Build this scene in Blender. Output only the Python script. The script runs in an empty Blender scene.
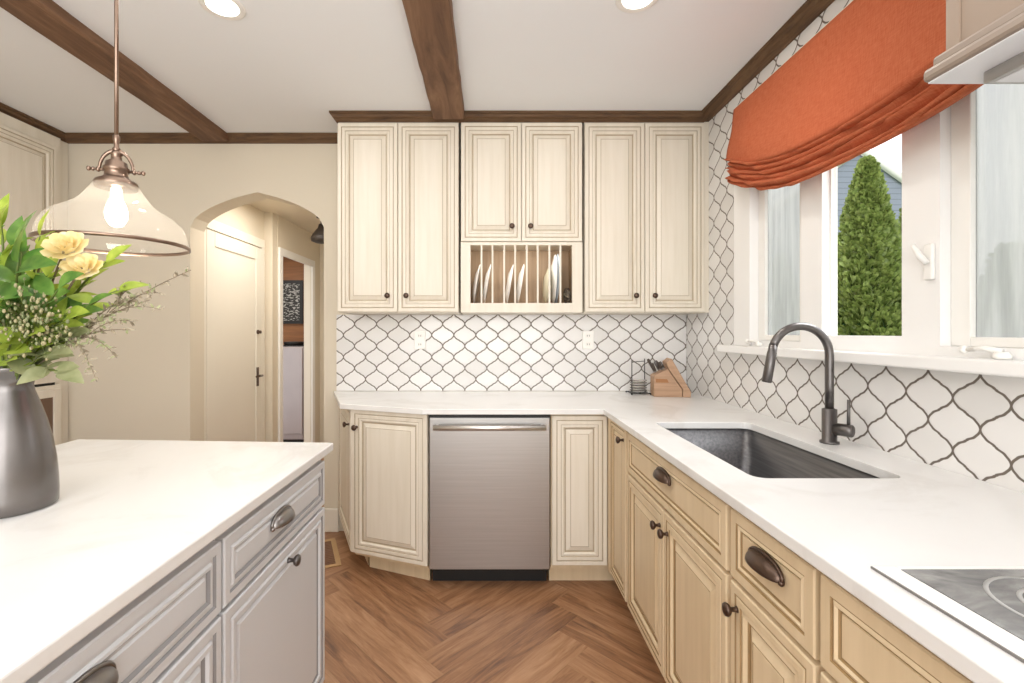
import bpy, bmesh, math, random
from mathutils import Vector, Matrix, noise
random.seed(7)
PI = math.pi
SC = bpy.context.scene
COL = SC.collection
F = 470.0; CXP = 490.0; CYP = 332.0; CH = 1.30

def pt(px, py, Y):
    "world point that the photograph shows at (px,py), at depth Y"
    return Vector(((px-CXP)*Y/F, Y, CH-(py-CYP)*Y/F))

# ------------------------------------------------------------------ node helpers
class E:
    "a socket with arithmetic"
    def __init__(s, nt, k): s.nt = nt; s.k = k
    def op(s, o, *a, clamp=False):
        n = s.nt.nodes.new('ShaderNodeMath'); n.operation = o; n.use_clamp = clamp
        for i, v in enumerate((s,)+a):
            if isinstance(v, E): s.nt.links.new(v.k, n.inputs[i])
            else: n.inputs[i].default_value = v
        return E(s.nt, n.outputs[0])
    def __add__(s, b): return s.op('ADD', b)
    def __sub__(s, b): return s.op('SUBTRACT', b)
    def __mul__(s, b): return s.op('MULTIPLY', b)
    def __truediv__(s, b): return s.op('DIVIDE', b)
    __radd__ = __add__; __rmul__ = __mul__
    def abs(s): return s.op('ABSOLUTE')
    def floor(s): return s.op('FLOOR')
    def frac(s): return s.op('FRACT')
    def sin(s): return s.op('SINE')
    def cos(s): return s.op('COSINE')
    def sqrt(s): return s.op('SQRT')
    def min(s, b): return s.op('MINIMUM', b)
    def rng(s, a, b, c=0.0, d=1.0):
        n = s.nt.nodes.new('ShaderNodeMapRange'); n.interpolation_type = 'SMOOTHSTEP'
        s.nt.links.new(s.k, n.inputs[0])
        for i, v in enumerate((a, b, c, d)): n.inputs[i+1].default_value = v
        return E(s.nt, n.outputs[0])

def newmat(name):
    m = bpy.data.materials.new(name); m.use_nodes = True
    nt = m.node_tree
    return m, nt, nt.nodes['Principled BSDF']

def srgb(h):
    h = h.lstrip('#'); v = [int(h[i:i+2], 16)/255 for i in (0, 2, 4)]
    return tuple((c/12.92 if c <= .04045 else ((c+.055)/1.055)**2.4) for c in v)+(1.0,)

def coords(nt, kind='Object', scale=(1, 1, 1), rot=(0, 0, 0)):
    t = nt.nodes.new('ShaderNodeTexCoord'); m = nt.nodes.new('ShaderNodeMapping')
    nt.links.new(t.outputs[kind], m.inputs[0]); m.inputs['Scale'].default_value = scale
    m.inputs['Rotation'].default_value = rot
    return m.outputs[0]

def noise_tex(nt, vec, scale, detail=4, rough=.55, dist=0):
    n = nt.nodes.new('ShaderNodeTexNoise'); nt.links.new(vec, n.inputs['Vector'])
    n.inputs['Scale'].default_value = scale; n.inputs['Detail'].default_value = detail
    n.inputs['Roughness'].default_value = rough; n.inputs['Distortion'].default_value = dist
    return n.outputs['Fac']

def mixc(nt, fac, a, b):
    n = nt.nodes.new('ShaderNodeMix'); n.data_type = 'RGBA'
    for i, v in ((0, fac), (6, a), (7, b)):
        if isinstance(v, E): v = v.k
        if isinstance(v, (tuple, float, int)): n.inputs[i].default_value = v
        else: nt.links.new(v, n.inputs[i])
    return n.outputs[2]

def ramp(nt, fac, stops):
    n = nt.nodes.new('ShaderNodeValToRGB'); nt.links.new(fac.k if isinstance(fac, E) else fac, n.inputs[0])
    el = n.color_ramp.elements
    while len(el) < len(stops): el.new(.5)
    for e, (p, c) in zip(el, stops): e.position = p; e.color = srgb(c)
    return n.outputs[0]

def bump(nt, b, h, strength=.3, dist=.01):
    n = nt.nodes.new('ShaderNodeBump'); nt.links.new(h.k if isinstance(h, E) else h, n.inputs['Height'])
    n.inputs['Strength'].default_value = strength; n.inputs['Distance'].default_value = dist
    nt.links.new(n.outputs[0], b.inputs['Normal'])

def paint(name, col, rough=.6, var=.04, metal=0.0, scale=3.0, bmp=0.0, spec=.5):
    m, nt, b = newmat(name)
    c = srgb(col); v = coords(nt)
    f = noise_tex(nt, v, scale)
    lo = tuple(x*(1-var) for x in c[:3])+(1,); hi = tuple(min(1, x*(1+var)) for x in c[:3])+(1,)
    nt.links.new(mixc(nt, f, lo, hi), b.inputs['Base Color'])
    b.inputs['Roughness'].default_value = rough; b.inputs['Metallic'].default_value = metal
    b.inputs['Specular IOR Level'].default_value = spec
    if bmp: bump(nt, b, noise_tex(nt, v, 180, 2), bmp, .002)
    return m

def streaked(name, c0, c1, rough, metal=0.0, sc=(60, 60, 1.2), lo=.35, hi=.7, bmp=0):
    m, nt, b = newmat(name)
    f = noise_tex(nt, coords(nt, scale=sc), 1.0, 5)
    nt.links.new(ramp(nt, f, [(lo, c0), (hi, c1)]), b.inputs['Base Color'])
    b.inputs['Roughness'].default_value = rough; b.inputs['Metallic'].default_value = metal
    if bmp: bump(nt, b, f, bmp, .004)
    return m

M = {}
M['wall'] = paint('wall_paint', '#D9CFBC', .85, .02, bmp=.05)
M['hall'] = paint('hall_paint', '#DDD2BE', .85, .02)
M['ceil'] = paint('ceiling_paint', '#EAECEE', .9, .01)
M['cream'] = streaked('cream_glazed_paint', '#DAD1BF', '#E4DCCD', .42, sc=(22, 22, 1.5), lo=.25, hi=.6)
M['tan'] = streaked('tan_glazed_paint', '#D2BC98', '#DFCAA8', .42, sc=(22, 22, 1.5), lo=.25, hi=.6)  # same cream paint, with the warm shade on the base cabinets coloured in
M['glaze'] = paint('brown_glaze', '#B3A48C', .5, .15, scale=30)
M['glaze2'] = paint('brown_glaze_deep', '#9C8058', .5, .15, scale=30)  # brown glaze darkened to go with the shaded cream; also under the planks
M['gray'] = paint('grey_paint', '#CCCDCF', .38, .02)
M['graydk'] = paint('grey_paint_groove', '#8A898A', .5, .03)  # groove shadow painted in as darker grey; toe kicks share it
M['white'] = paint('white_paint', '#EFEDE8', .4, .015)
M['pvc'] = paint('white_window_paint', '#F2F1EF', .35, .01)
M['trimwhite'] = paint('white_trim', '#E9E3D6', .45, .02)
M['bronze'] = paint('oil_bronze', '#5B4A40', .32, .15, metal=.8, scale=60)
M['pewter'] = paint('pewter_metal', '#8B8784', .3, .1, metal=.9, scale=60)
M['nickel'] = paint('antique_nickel', '#8A7566', .28, .15, metal=.95, scale=50)
M['gun'] = paint('gunmetal', '#6C6866', .34, .08, metal=.85, scale=40)
M['black'] = paint('black_plastic', '#141312', .5, .1)
M['steel'] = streaked('brushed_stainless', '#B0AEAB', '#BAB8B5', .38, 1.0, sc=(2, 2, 140), lo=.3, hi=.7)
M['steelbright'] = paint('bright_stainless', '#DEDBD8', .42, .02, metal=1.0)
M['sink'] = streaked('dark_sink_steel', '#5E5D5E', '#787778', .38, .7, sc=(90, 3, 90))
M['hood'] = paint('taupe_hood_paint', '#958373', .45, .02)
M['hoodrim'] = paint('taupe_hood_rim', '#94867A', .35, .03, metal=.3)
M['hoodunder'] = paint('light_hood_underside', '#D5D6D8', .4, .02)
M['china'] = paint('white_china', '#F1EEE8', .2, .01)
M['china2'] = paint('cream_china', '#D8D2B8', .25, .04)
M['chinablue'] = paint('grey_blue_china', '#AEB6BC', .25, .04)
M['rackwood'] = streaked('rack_brown_wood', '#9C8266', '#B49A7C', .6, sc=(40, 40, 2))
M['blockwood'] = streaked('knife_block_wood', '#A68468', '#BC997B', .5, sc=(3, 40, 60))
M['blockdark'] = paint('knife_slot_wood', '#A06B3E', .5, .1)
M['vase'] = streaked('pewter_vase', '#6E6A68', '#827D7A', .27, .85, sc=(6, 6, 6))
M['brownglass'] = paint('brown_smoked_glass', '#6E5544', .15, .1)
M['fridge'] = streaked('fridge_steel', '#AFA7A9', '#B9B1B2', .4, .5, sc=(2, 2, 2))
M['brownwall'] = streaked('brown_wood_wall', '#7E5534', '#99683F', .6, sc=(2, 2, 20))
M['stem'] = paint('stem_green', '#5D6B2E', .6, .2, scale=30)
M['twig'] = paint('twig_brown', '#7A6A55', .7, .2, scale=30)
M['bud'] = paint('grey_pink_buds', '#9A8E78', .7, .3, scale=60)
M['seed'] = paint('pale_seeds', '#9E9670', .6, .25, scale=60)
M['iron'] = paint('dark_iron', '#2E2723', .5, .1)
M['rope'] = paint('dark_wicker', '#4A4038', .7, .3, scale=80)

def leafmat(name, a, b2, tr=.35):
    m, nt, b = newmat(name)
    f = noise_tex(nt, coords(nt), 25, 3)
    c = ramp(nt, f, [(.35, a), (.65, b2)])
    nt.links.new(c, b.inputs['Base Color']); b.inputs['Roughness'].default_value = .4
    t = nt.nodes.new('ShaderNodeBsdfTranslucent'); nt.links.new(c, t.inputs[0])
    mx = nt.nodes.new('ShaderNodeMixShader'); mx.inputs[0].default_value = tr
    nt.links.new(b.outputs[0], mx.inputs[1]); nt.links.new(t.outputs[0], mx.inputs[2])
    nt.links.new(mx.outputs[0], nt.nodes['Material Output'].inputs[0])
    return m
M['leaf_b'] = leafmat('bright_leaf', '#8FA53A', '#B4C455')
M['leaf_g'] = leafmat('green_leaf', '#4F7A34', '#7FA24A')
M['leaf_s'] = leafmat('sage_leaf', '#8C9468', '#AEB086')
M['petal'] = leafmat('yellow_petal', '#EFD691', '#F9EFC8', .3)
M['tree'] = leafmat('arborvitae_foliage', '#66783A', '#98A65C', .3)
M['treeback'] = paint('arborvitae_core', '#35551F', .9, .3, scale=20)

def shade_fabric():
    m, nt, b = newmat('orange_linen')
    v = coords(nt, scale=(1, 1, 1))
    f1 = noise_tex(nt, coords(nt, scale=(1, 300, 30)), 1, 3); f2 = noise_tex(nt, coords(nt, scale=(1, 30, 300)), 1, 3)
    f = (E(nt, f1)+E(nt, f2))*.5
    c = ramp(nt, f, [(.35, '#C06543'), (.65, '#D27C58')])
    nt.links.new(c, b.inputs['Base Color']); b.inputs['Roughness'].default_value = .9
    b.inputs['Specular IOR Level'].default_value = .15
    bump(nt, b, f, .25, .002)
    t = nt.nodes.new('ShaderNodeBsdfTranslucent'); nt.links.new(c, t.inputs[0])
    mx = nt.nodes.new('ShaderNodeMixShader'); mx.inputs[0].default_value = .22
    nt.links.new(b.outputs[0], mx.inputs[1]); nt.links.new(t.outputs[0], mx.inputs[2])
    nt.links.new(mx.outputs[0], nt.nodes['Material Output'].inputs[0])
    return m
M['linen'] = shade_fabric()
M['lining'] = paint('cream_lining', '#EFE3D0', .9, .02)

def arabesque(name, axis, u0, v0, p):
    m, nt, b = newmat(name)
    t = nt.nodes.new('ShaderNodeTexCoord'); s = nt.nodes.new('ShaderNodeSeparateXYZ')
    nt.links.new(t.outputs['Object'], s.inputs[0])
    U = E(nt, s.outputs[axis]); V = E(nt, s.outputs['Z'])
    u = (U-u0)/p; v = (V-v0)/p
    tt = (v*2.0).op('PINGPONG', 1.0)
    def shape(q):
        a = q*PI; sn = a.sin(); s2 = sn*sn
        tm = q.min(q*-1.0+1.0); C = (tm*tm*-1.0+.25).op('MAXIMUM', 0.0).sqrt()*-1.0+.5
        h = q.op('GREATER_THAN', .5)
        Sc = C+h*(C*-2.0+1.0)
        return (a.cos()*-.5+.5)*.85+q*.05+Sc*.10-((q-.5)*(8*PI)).sin()*s2*s2*s2*.030
    S = shape(tt)
    slope = (shape(tt+.012)-shape(tt-.012))*(1/.024)
    c = S*.5
    d1 = ((u-c+.5).frac()-.5).abs(); d2 = ((u+c+.5).frac()-.5).abs()
    d = d1.min(d2)/((slope*slope+1.0).sqrt())*p
    g = d.rng(.0024, .0042, 1.0, 0.0)
    ia = (u-c).floor(); ib = (u+c).floor()
    eq = ia.op('COMPARE', ib, .5)
    iz = (v+eq*.5).floor()
    cb = nt.nodes.new('ShaderNodeCombineXYZ')
    for i, q in enumerate((ia, ib, iz)): nt.links.new(q.k, cb.inputs[i])
    wn = nt.nodes.new('ShaderNodeTexWhiteNoise'); nt.links.new(cb.outputs[0], wn.inputs[0])
    tile = ramp(nt, wn.outputs[0], [(0, '#DCDAD7'), (1, '#EBE9E7')])
    nt.links.new(mixc(nt, g, tile, srgb('#6B6158')), b.inputs['Base Color'])
    r = g*.65+.14
    nt.links.new(r.k, b.inputs['Roughness'])
    hgt = d.rng(.001, .009, 0.0, 1.0)
    bump(nt, b, hgt, .35, .004)
    return m
PT = .1460
M['tileback'] = arabesque('arabesque_tile_back', 'X', -.883, 1.208, PT*.985)
M['tileright'] = arabesque('arabesque_tile_right', 'Y', 1.300, 1.118, PT)

def quartz():
    m, nt, b = newmat('white_quartz')
    f = noise_tex(nt, coords(nt), 2.2, 6, .6, 1.2)
    nt.links.new(ramp(nt, f, [(.3, '#E9E8E6'), (.52, '#E6E5E3'), (.6, '#DFDDDA'), (.7, '#E8E7E5')]), b.inputs['Base Color'])
    b.inputs['Roughness'].default_value = .22
    return m
M['quartz'] = quartz()

def floormat():
    m, nt, b = newmat('herringbone_oak')
    uv = nt.nodes.new('ShaderNodeUVMap'); uv.uv_map = 'UVMap'
    mp = nt.nodes.new('ShaderNodeMapping'); nt.links.new(uv.outputs[0], mp.inputs[0]); mp.inputs['Scale'].default_value = (2.6, 22, 1)
    f = noise_tex(nt, mp.outputs[0], 1.0, 8, .68, .7)
    mp2 = nt.nodes.new('ShaderNodeMapping'); nt.links.new(uv.outputs[0], mp2.inputs[0]); mp2.inputs['Scale'].default_value = (7, 120, 1)
    f2 = noise_tex(nt, mp2.outputs[0], 1.0, 3)
    at = nt.nodes.new('ShaderNodeVertexColor'); at.layer_name = 'var'
    sep = nt.nodes.new('ShaderNodeSeparateColor'); nt.links.new(at.outputs[0], sep.inputs[0])
    fac = E(nt, f)*.75+E(nt, f2)*.25+(E(nt, sep.outputs[0])-.5)*.13
    c = ramp(nt, fac, [(.30, '#654634'), (.43, '#8E6546'), (.55, '#A47A58'), (.72, '#B9916F')])
    nt.links.new(c, b.inputs['Base Color']); b.inputs['Roughness'].default_value = .42
    bump(nt, b, fac, .15, .003)
    return m
M['floor'] = floormat()

def beamwood(name, sc, a, b2, c3):
    m, nt, b = newmat(name)
    f = noise_tex(nt, coords(nt, scale=sc), 1.0, 7, .65, .8)
    nt.links.new(ramp(nt, f, [(.3, a), (.5, b2), (.72, c3)]), b.inputs['Base Color'])
    b.inputs['Roughness'].default_value = .7; bump(nt, b, f, .4, .01)
    return m
M['beam'] = beamwood('rustic_beam', (16, 1.8, 16), '#4E3626', '#74543C', '#8F6E52')
M['crown'] = beamwood('stained_crown', (5, 5, 60), '#4A3524', '#62482F', '#75583D')
M['registerwood'] = paint('pale_oak', '#B99568', .5, .1, scale=20)
M['vent'] = paint('brown_vent', '#7D5A42', .6, .1, scale=20)

def thin_glass(name, col=(1, 1, 1, 1), haze=0.0, hazecol=(1, 1, 1, 1), gl=.05, streak=False, gk=.5):
    m, nt, b = newmat(name); nt.nodes.remove(b)
    tr = nt.nodes.new('ShaderNodeBsdfTransparent'); tr.inputs[0].default_value = col
    gs = nt.nodes.new('ShaderNodeBsdfGlossy'); gs.inputs['Roughness'].default_value = .03
    lw = nt.nodes.new('ShaderNodeLayerWeight'); lw.inputs[0].default_value = .35
    fc = E(nt, lw.outputs['Facing']); fr = fc*fc*fc*gk+gl
    mx = nt.nodes.new('ShaderNodeMixShader'); nt.links.new(fr.k, mx.inputs[0])
    src = tr
    if haze:
        df = nt.nodes.new('ShaderNodeBsdfDiffuse'); df.inputs[0].default_value = hazecol
        tl = nt.nodes.new('ShaderNodeBsdfTranslucent'); tl.inputs[0].default_value = hazecol
        ad = nt.nodes.new('ShaderNodeMixShader'); ad.inputs[0].default_value = .75
        nt.links.new(df.outputs[0], ad.inputs[1]); nt.links.new(tl.outputs[0], ad.inputs[2])
        hz = nt.nodes.new('ShaderNodeMixShader')
        nt.links.new(tr.outputs[0], hz.inputs[1]); nt.links.new(ad.outputs[0], hz.inputs[2])
        if streak:
            f = E(nt, noise_tex(nt, coords(nt, scale=(30, 30, 2.2)), 1, 5)).rng(.3, .75, haze-.14, min(1, haze+.14))
            nt.links.new(f.k, hz.inputs[0])
        else: hz.inputs[0].default_value = haze
        src = hz
    nt.links.new(src.outputs[0], mx.inputs[1]); nt.links.new(gs.outputs[0], mx.inputs[2])
    nt.links.new(mx.outputs[0], nt.nodes['Material Output'].inputs[0])
    return m
M['glass'] = thin_glass('clear_window_glass', gl=.0, gk=.05)
M['hazy'] = thin_glass('streaked_hazy_glass', col=(.54, .54, .54, 1), haze=.52, hazecol=srgb('#DCDBD9'), gl=.0, gk=.05, streak=True)
M['shadeglass'] = thin_glass('seeded_pendant_glass', col=(.97, .96, .94, 1), haze=.13, hazecol=srgb('#F6F2EC'), gl=.02, gk=.35)

def emit(name, col, s):
    m, nt, b = newmat(name)
    b.inputs['Base Color'].default_value = srgb(col); b.inputs['Emission Color'].default_value = srgb(col)
    b.inputs['Emission Strength'].default_value = s
    return m
M['led'] = emit('led_glow', '#FFFAF0', 6)
M['bulb'] = emit('bulb_glow', '#FFF3DC', 14)

def cooktopmat():
    m, nt, b = newmat('cooktop_glass')
    f = noise_tex(nt, coords(nt, scale=(3, 5, 1)), 2.2, 6, .6, 2.5)
    nt.links.new(ramp(nt, f, [(.3, '#6F6F70'), (.5, '#8A8A8A'), (.7, '#A9A9A8')]), b.inputs['Base Color'])  # pale swirls painted in for reflections on the dark glass
    b.inputs['Roughness'].default_value = .12; b.inputs['Metallic'].default_value = .35
    return m
M['cook'] = cooktopmat()
M['ring'] = paint('burner_ring', '#AEAEAC', .3, .05)

def siding():
    m, nt, b = newmat('grey_siding')
    s = nt.nodes.new('ShaderNodeSeparateXYZ'); t = nt.nodes.new('ShaderNodeTexCoord'); nt.links.new(t.outputs['Object'], s.inputs[0])
    z = (E(nt, s.outputs['Z'])/.13).frac()
    nt.links.new(mixc(nt, z.rng(.0, .16, 1, 0), srgb('#868D98'), srgb('#5C626C')), b.inputs['Base Color'])
    b.inputs['Roughness'].default_value = .8
    return m
M['siding'] = siding()
M['grass'] = paint('lawn_green', '#6E8C48', .95, .2, scale=4)

def boardmat():
    m, nt, b = newmat('chalkboard_print')
    v = coords(nt, scale=(1, 1, 1))
    f = E(nt, noise_tex(nt, coords(nt, scale=(30, 30, 60)), 1, 2)).rng(.52, .6)
    nt.links.new(mixc(nt, f, srgb('#23211F'), srgb('#A8A8A2')), b.inputs['Base Color'])
    return m
M['board'] = boardmat()

# ------------------------------------------------------------------ mesh helpers
class MB:
    def __init__(s): s.v = []; s.f = []; s.m = []; s.sm = []; s.mats = []
    def mi(s, mat):
        if mat not in s.mats: s.mats.append(mat)
        return s.mats.index(mat)
    def face(s, idx, mat, smooth=False): s.f.append(tuple(idx)); s.m.append(s.mi(mat)); s.sm.append(smooth)
    def add(s, verts, faces, mat, smooth=False):
        b = len(s.v); s.v += [tuple(v) for v in verts]
        for f in faces: s.face([b+i for i in f], mat, smooth)
    def box(s, x0, x1, y0, y1, z0, z1, mat):
        v = [(x, y, z) for x in (x0, x1) for y in (y0, y1) for z in (z0, z1)]
        s.add(v, [(0, 1, 3, 2), (4, 6, 7, 5), (0, 4, 5, 1), (2, 3, 7, 6), (0, 2, 6, 4), (1, 5, 7, 3)], mat)
        return s
    def prism(s, poly, z0, z1, mat):
        n = len(poly); v = [(x, y, z0) for x, y in poly]+[(x, y, z1) for x, y in poly]
        s.add(v, [tuple(range(n))[::-1], tuple(range(n, 2*n))]+[(i, (i+1) % n, n+(i+1) % n, n+i) for i in range(n)], mat)
        return s
    def lathe(s, prof, c, mat, n=32, axis='z', smooth=True, cap=True):
        c = Vector(c); vs = []
        for r, h in prof:
            for i in range(n):
                a = 2*PI*i/n; x, y = r*math.cos(a), r*math.sin(a)
                p = {'z': (x, y, h), 'x': (h, x, y), 'y': (x, h, y)}[axis]
                vs.append(c+Vector(p))
        fs = [(j*n+i, j*n+(i+1) % n, (j+1)*n+(i+1) % n, (j+1)*n+i) for j in range(len(prof)-1) for i in range(n)]
        if cap: fs += [tuple(range(n))[::-1], tuple(range((len(prof)-1)*n, len(prof)*n))]
        s.add(vs, fs, mat, smooth); return s
    def tube(s, pts, r, mat, n=10, smooth=True):
        pts = [Vector(p) for p in pts]; rs = r if isinstance(r, (list, tuple)) else [r]*len(pts)
        vs = []; up = None
        for i, p in enumerate(pts):
            t = (pts[min(i+1, len(pts)-1)]-pts[max(i-1, 0)]).normalized()
            if up is None:
                up = t.cross(Vector((0, 0, 1)) if abs(t.z) < .9 else Vector((1, 0, 0))).normalized()
            up = (up-t*up.dot(t)).normalized(); w = t.cross(up)
            for k in range(n):
                a = 2*PI*k/n; vs.append(p+(up*math.cos(a)+w*math.sin(a))*rs[i])
        L = len(pts)
        fs = [(j*n+i, j*n+(i+1) % n, (j+1)*n+(i+1) % n, (j+1)*n+i) for j in range(L-1) for i in range(n)]
        fs += [tuple(range(n))[::-1], tuple(range((L-1)*n, L*n))]
        s.add(vs, fs, mat, smooth); return s
    def ball(s, c, r, mat, n=10, sz=1.0):
        m = n//2+1
        prof = [(max(1e-4, r*math.sin(PI*j/m)), -r*sz*math.cos(PI*j/m)) for j in range(m+1)]
        return s.lathe(prof, c, mat, n)
    def build(s, name, parent=None, bevel=0, seg=2):
        me = bpy.data.meshes.new(name); me.from_pydata(s.v, [], s.f)
        for m in s.mats: me.materials.append(m)
        me.polygons.foreach_set('material_index', s.m); me.polygons.foreach_set('use_smooth', s.sm)
        bm = bmesh.new(); bm.from_mesh(me); bmesh.ops.recalc_face_normals(bm, faces=bm.faces); bm.to_mesh(me); bm.free()
        o = bpy.data.objects.new(name, me); COL.objects.link(o)
        if parent: o.parent = parent
        if bevel:
            b = o.modifiers.new('bevel', 'BEVEL'); b.width = bevel; b.segments = seg; b.limit_method = 'ANGLE'; b.angle_limit = .6
        return o

def tag(o, label=None, cat=None, group=None, kind=None):
    if label: o['label'] = label
    if cat: o['category'] = cat
    if group: o['group'] = group
    if kind: o['kind'] = kind
    return o
def empty(name, loc=(0, 0, 0), rz=0, label=None, cat=None, group=None, kind=None):
    o = bpy.data.objects.new(name, None); COL.objects.link(o); o.empty_display_size = .05
    o.location = loc; o.rotation_euler = (0, 0, rz)
    return tag(o, label, cat, group, kind)
def struct(o, label=None, cat=None):
    return tag(o, label, cat, None, 'structure')
def copy_tree(o, parent=None):
    c = o.copy(); COL.objects.link(c)
    if parent: c.parent = parent
    for ch in list(o.children): copy_tree(ch, c)
    return c

# ------------------------------------------------------------------ the room shell
XR = 1.28; YB = 3.07; XL = -2.78; ZC = 2.577; YN = -2.6

# floor: herringbone planks, 45 degrees to the walls
def make_floor():
    L, W = .82, .150; g = .0006
    vs, fs, uvs, cols = [], [], [], []
    R = Matrix.Rotation(PI/4, 2)
    ox, oy = -.175, .30
    for i in range(-60, 70):
        for j in range(-8, 9):
            for kind in (0, 1):
                bx, by = i*W+j*L, i*W-j*L
                if kind == 0: r = (bx, by, bx+L, by+W)
                else: r = (bx, by+W, bx+W, by+W+L)
                cs = [R @ Vector(p) for p in ((r[0]+g, r[1]+g), (r[2]-g, r[1]+g), (r[2]-g, r[3]-g), (r[0]+g, r[3]-g))]
                cs = [(p.x+ox, p.y+oy) for p in cs]
                cx = sum(p[0] for p in cs)/4; cy = sum(p[1] for p in cs)/4
                if not (XL-.1 < cx < XR+.1 and YN < cy < 7.2): continue
                b = len(vs); vs += [(x, y, 0) for x, y in cs]; fs.append((b, b+1, b+2, b+3))
                o1, o2 = random.random()*20, random.random()*20
                uv = [(0, 0), (L, 0), (L, W), (0, W)] if kind == 0 else [(0, 0), (0, W), (L, W), (L, 0)]
                uvs += [(a+o1, c+o2) for a, c in uv]; cols += [random.random()]*4
    nplank = len(fs)
    b = len(vs); vs += [(XL-.3, YN-.2, -.002), (XR+.3, YN-.2, -.002), (XR+.3, 7.4, -.002), (XL-.3, 7.4, -.002)]
    fs.append((b, b+1, b+2, b+3)); uvs += [(0, 0)]*4; cols += [0]*4
    me = bpy.data.meshes.new('floor'); me.from_pydata(vs, [], fs)
    me.uv_layers.new(name='UVMap'); me.color_attributes.new('var', 'FLOAT_COLOR', 'CORNER')
    ul = me.uv_layers['UVMap']; ca = me.color_attributes['var']
    for i, (u, c) in enumerate(zip(uvs, cols)):
        ul.data[i].uv = u; ca.data[i].color = (c, c, c, 1)
    me.materials.append(M['floor']); me.materials.append(M['glaze2'])
    me.polygons[nplank].material_index = 1
    o = bpy.data.objects.new('floor', me); COL.objects.link(o); struct(o)
make_floor()
struct(MB().box(XL-.2, XR+.15, YN, YB+.15, ZC, ZC+.1, M['ceil']).build('ceiling'))
struct(MB().box(XL-.15, XL, YN, YB+.15, 0, ZC, M['wall']).build('wall_left'))

# back wall with the pointed arch
AX0, AX1 = -1.958, -1.085; AS = 1.985; AP = 2.212; WT = .15
def arch_z(x):
    c = (AX0+AX1)/2; h = (AX1-AX0)/2; u = abs(x-c)/h
    return AS+(AP-AS)*(1-u)**.0*((1-u**2)**.5*.62+(1-u)*.38) if u < 1 else AS
def back_wall():
    m = MB(); w = M['wall']; y0, y1 = YB, YB+WT
    n = 28; xs = [AX0+(AX1-AX0)*i/n for i in range(n+1)]
    zs = [arch_z(x) for x in xs]
    out = [(XL, 0)]+[(AX0, 0)]+[(x, z) for x, z in zip(xs, zs)]+[(AX1, 0), (XR, 0)]
    for y in (y0, y1):
        m.add([(XL, y, 0), (AX0, y, 0), (AX0, y, ZC), (XL, y, ZC)], [(0, 1, 2, 3)], w)
        m.add([(AX1, y, 0), (XR+.15, y, 0), (XR+.15, y, ZC), (AX1, y, ZC)], [(0, 1, 2, 3)], w)
        for i in range(n):
            m.add([(xs[i], y, zs[i]), (xs[i+1], y, zs[i+1]), (xs[i+1], y, ZC), (xs[i], y, ZC)], [(0, 1, 2, 3)], w)
    path = [(AX0, 0)]+list(zip(xs, zs))+[(AX1, 0)]
    for (xa, za), (xb, zb) in zip(path, path[1:]):
        m.add([(xa, y0, za), (xb, y0, zb), (xb, y1, zb), (xa, y1, za)], [(0, 1, 2, 3)], w)
    o = m.build('wall_back'); struct(o)
back_wall()

# window geometry in the right wall (plane X = XR)
WY0, WY1 = .98, 2.296          # glazed width
WZ0, WZ1 = 1.232, 2.33
def right_wall():
    m = MB(); t = M['tileright']
    a, b = WY0-.10, WY1+.10
    m.box(XR, XR+.12, YN, a, 0, ZC, t)
    m.box(XR, XR+.12, b, YB, 0, ZC, t)
    m.box(XR, XR+.12, a, b, 0, WZ0-.03, t)
    m.box(XR, XR+.12, a, b, WZ1+.06, ZC, t)
    struct(m.build('wall_right'))
right_wall()

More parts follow.
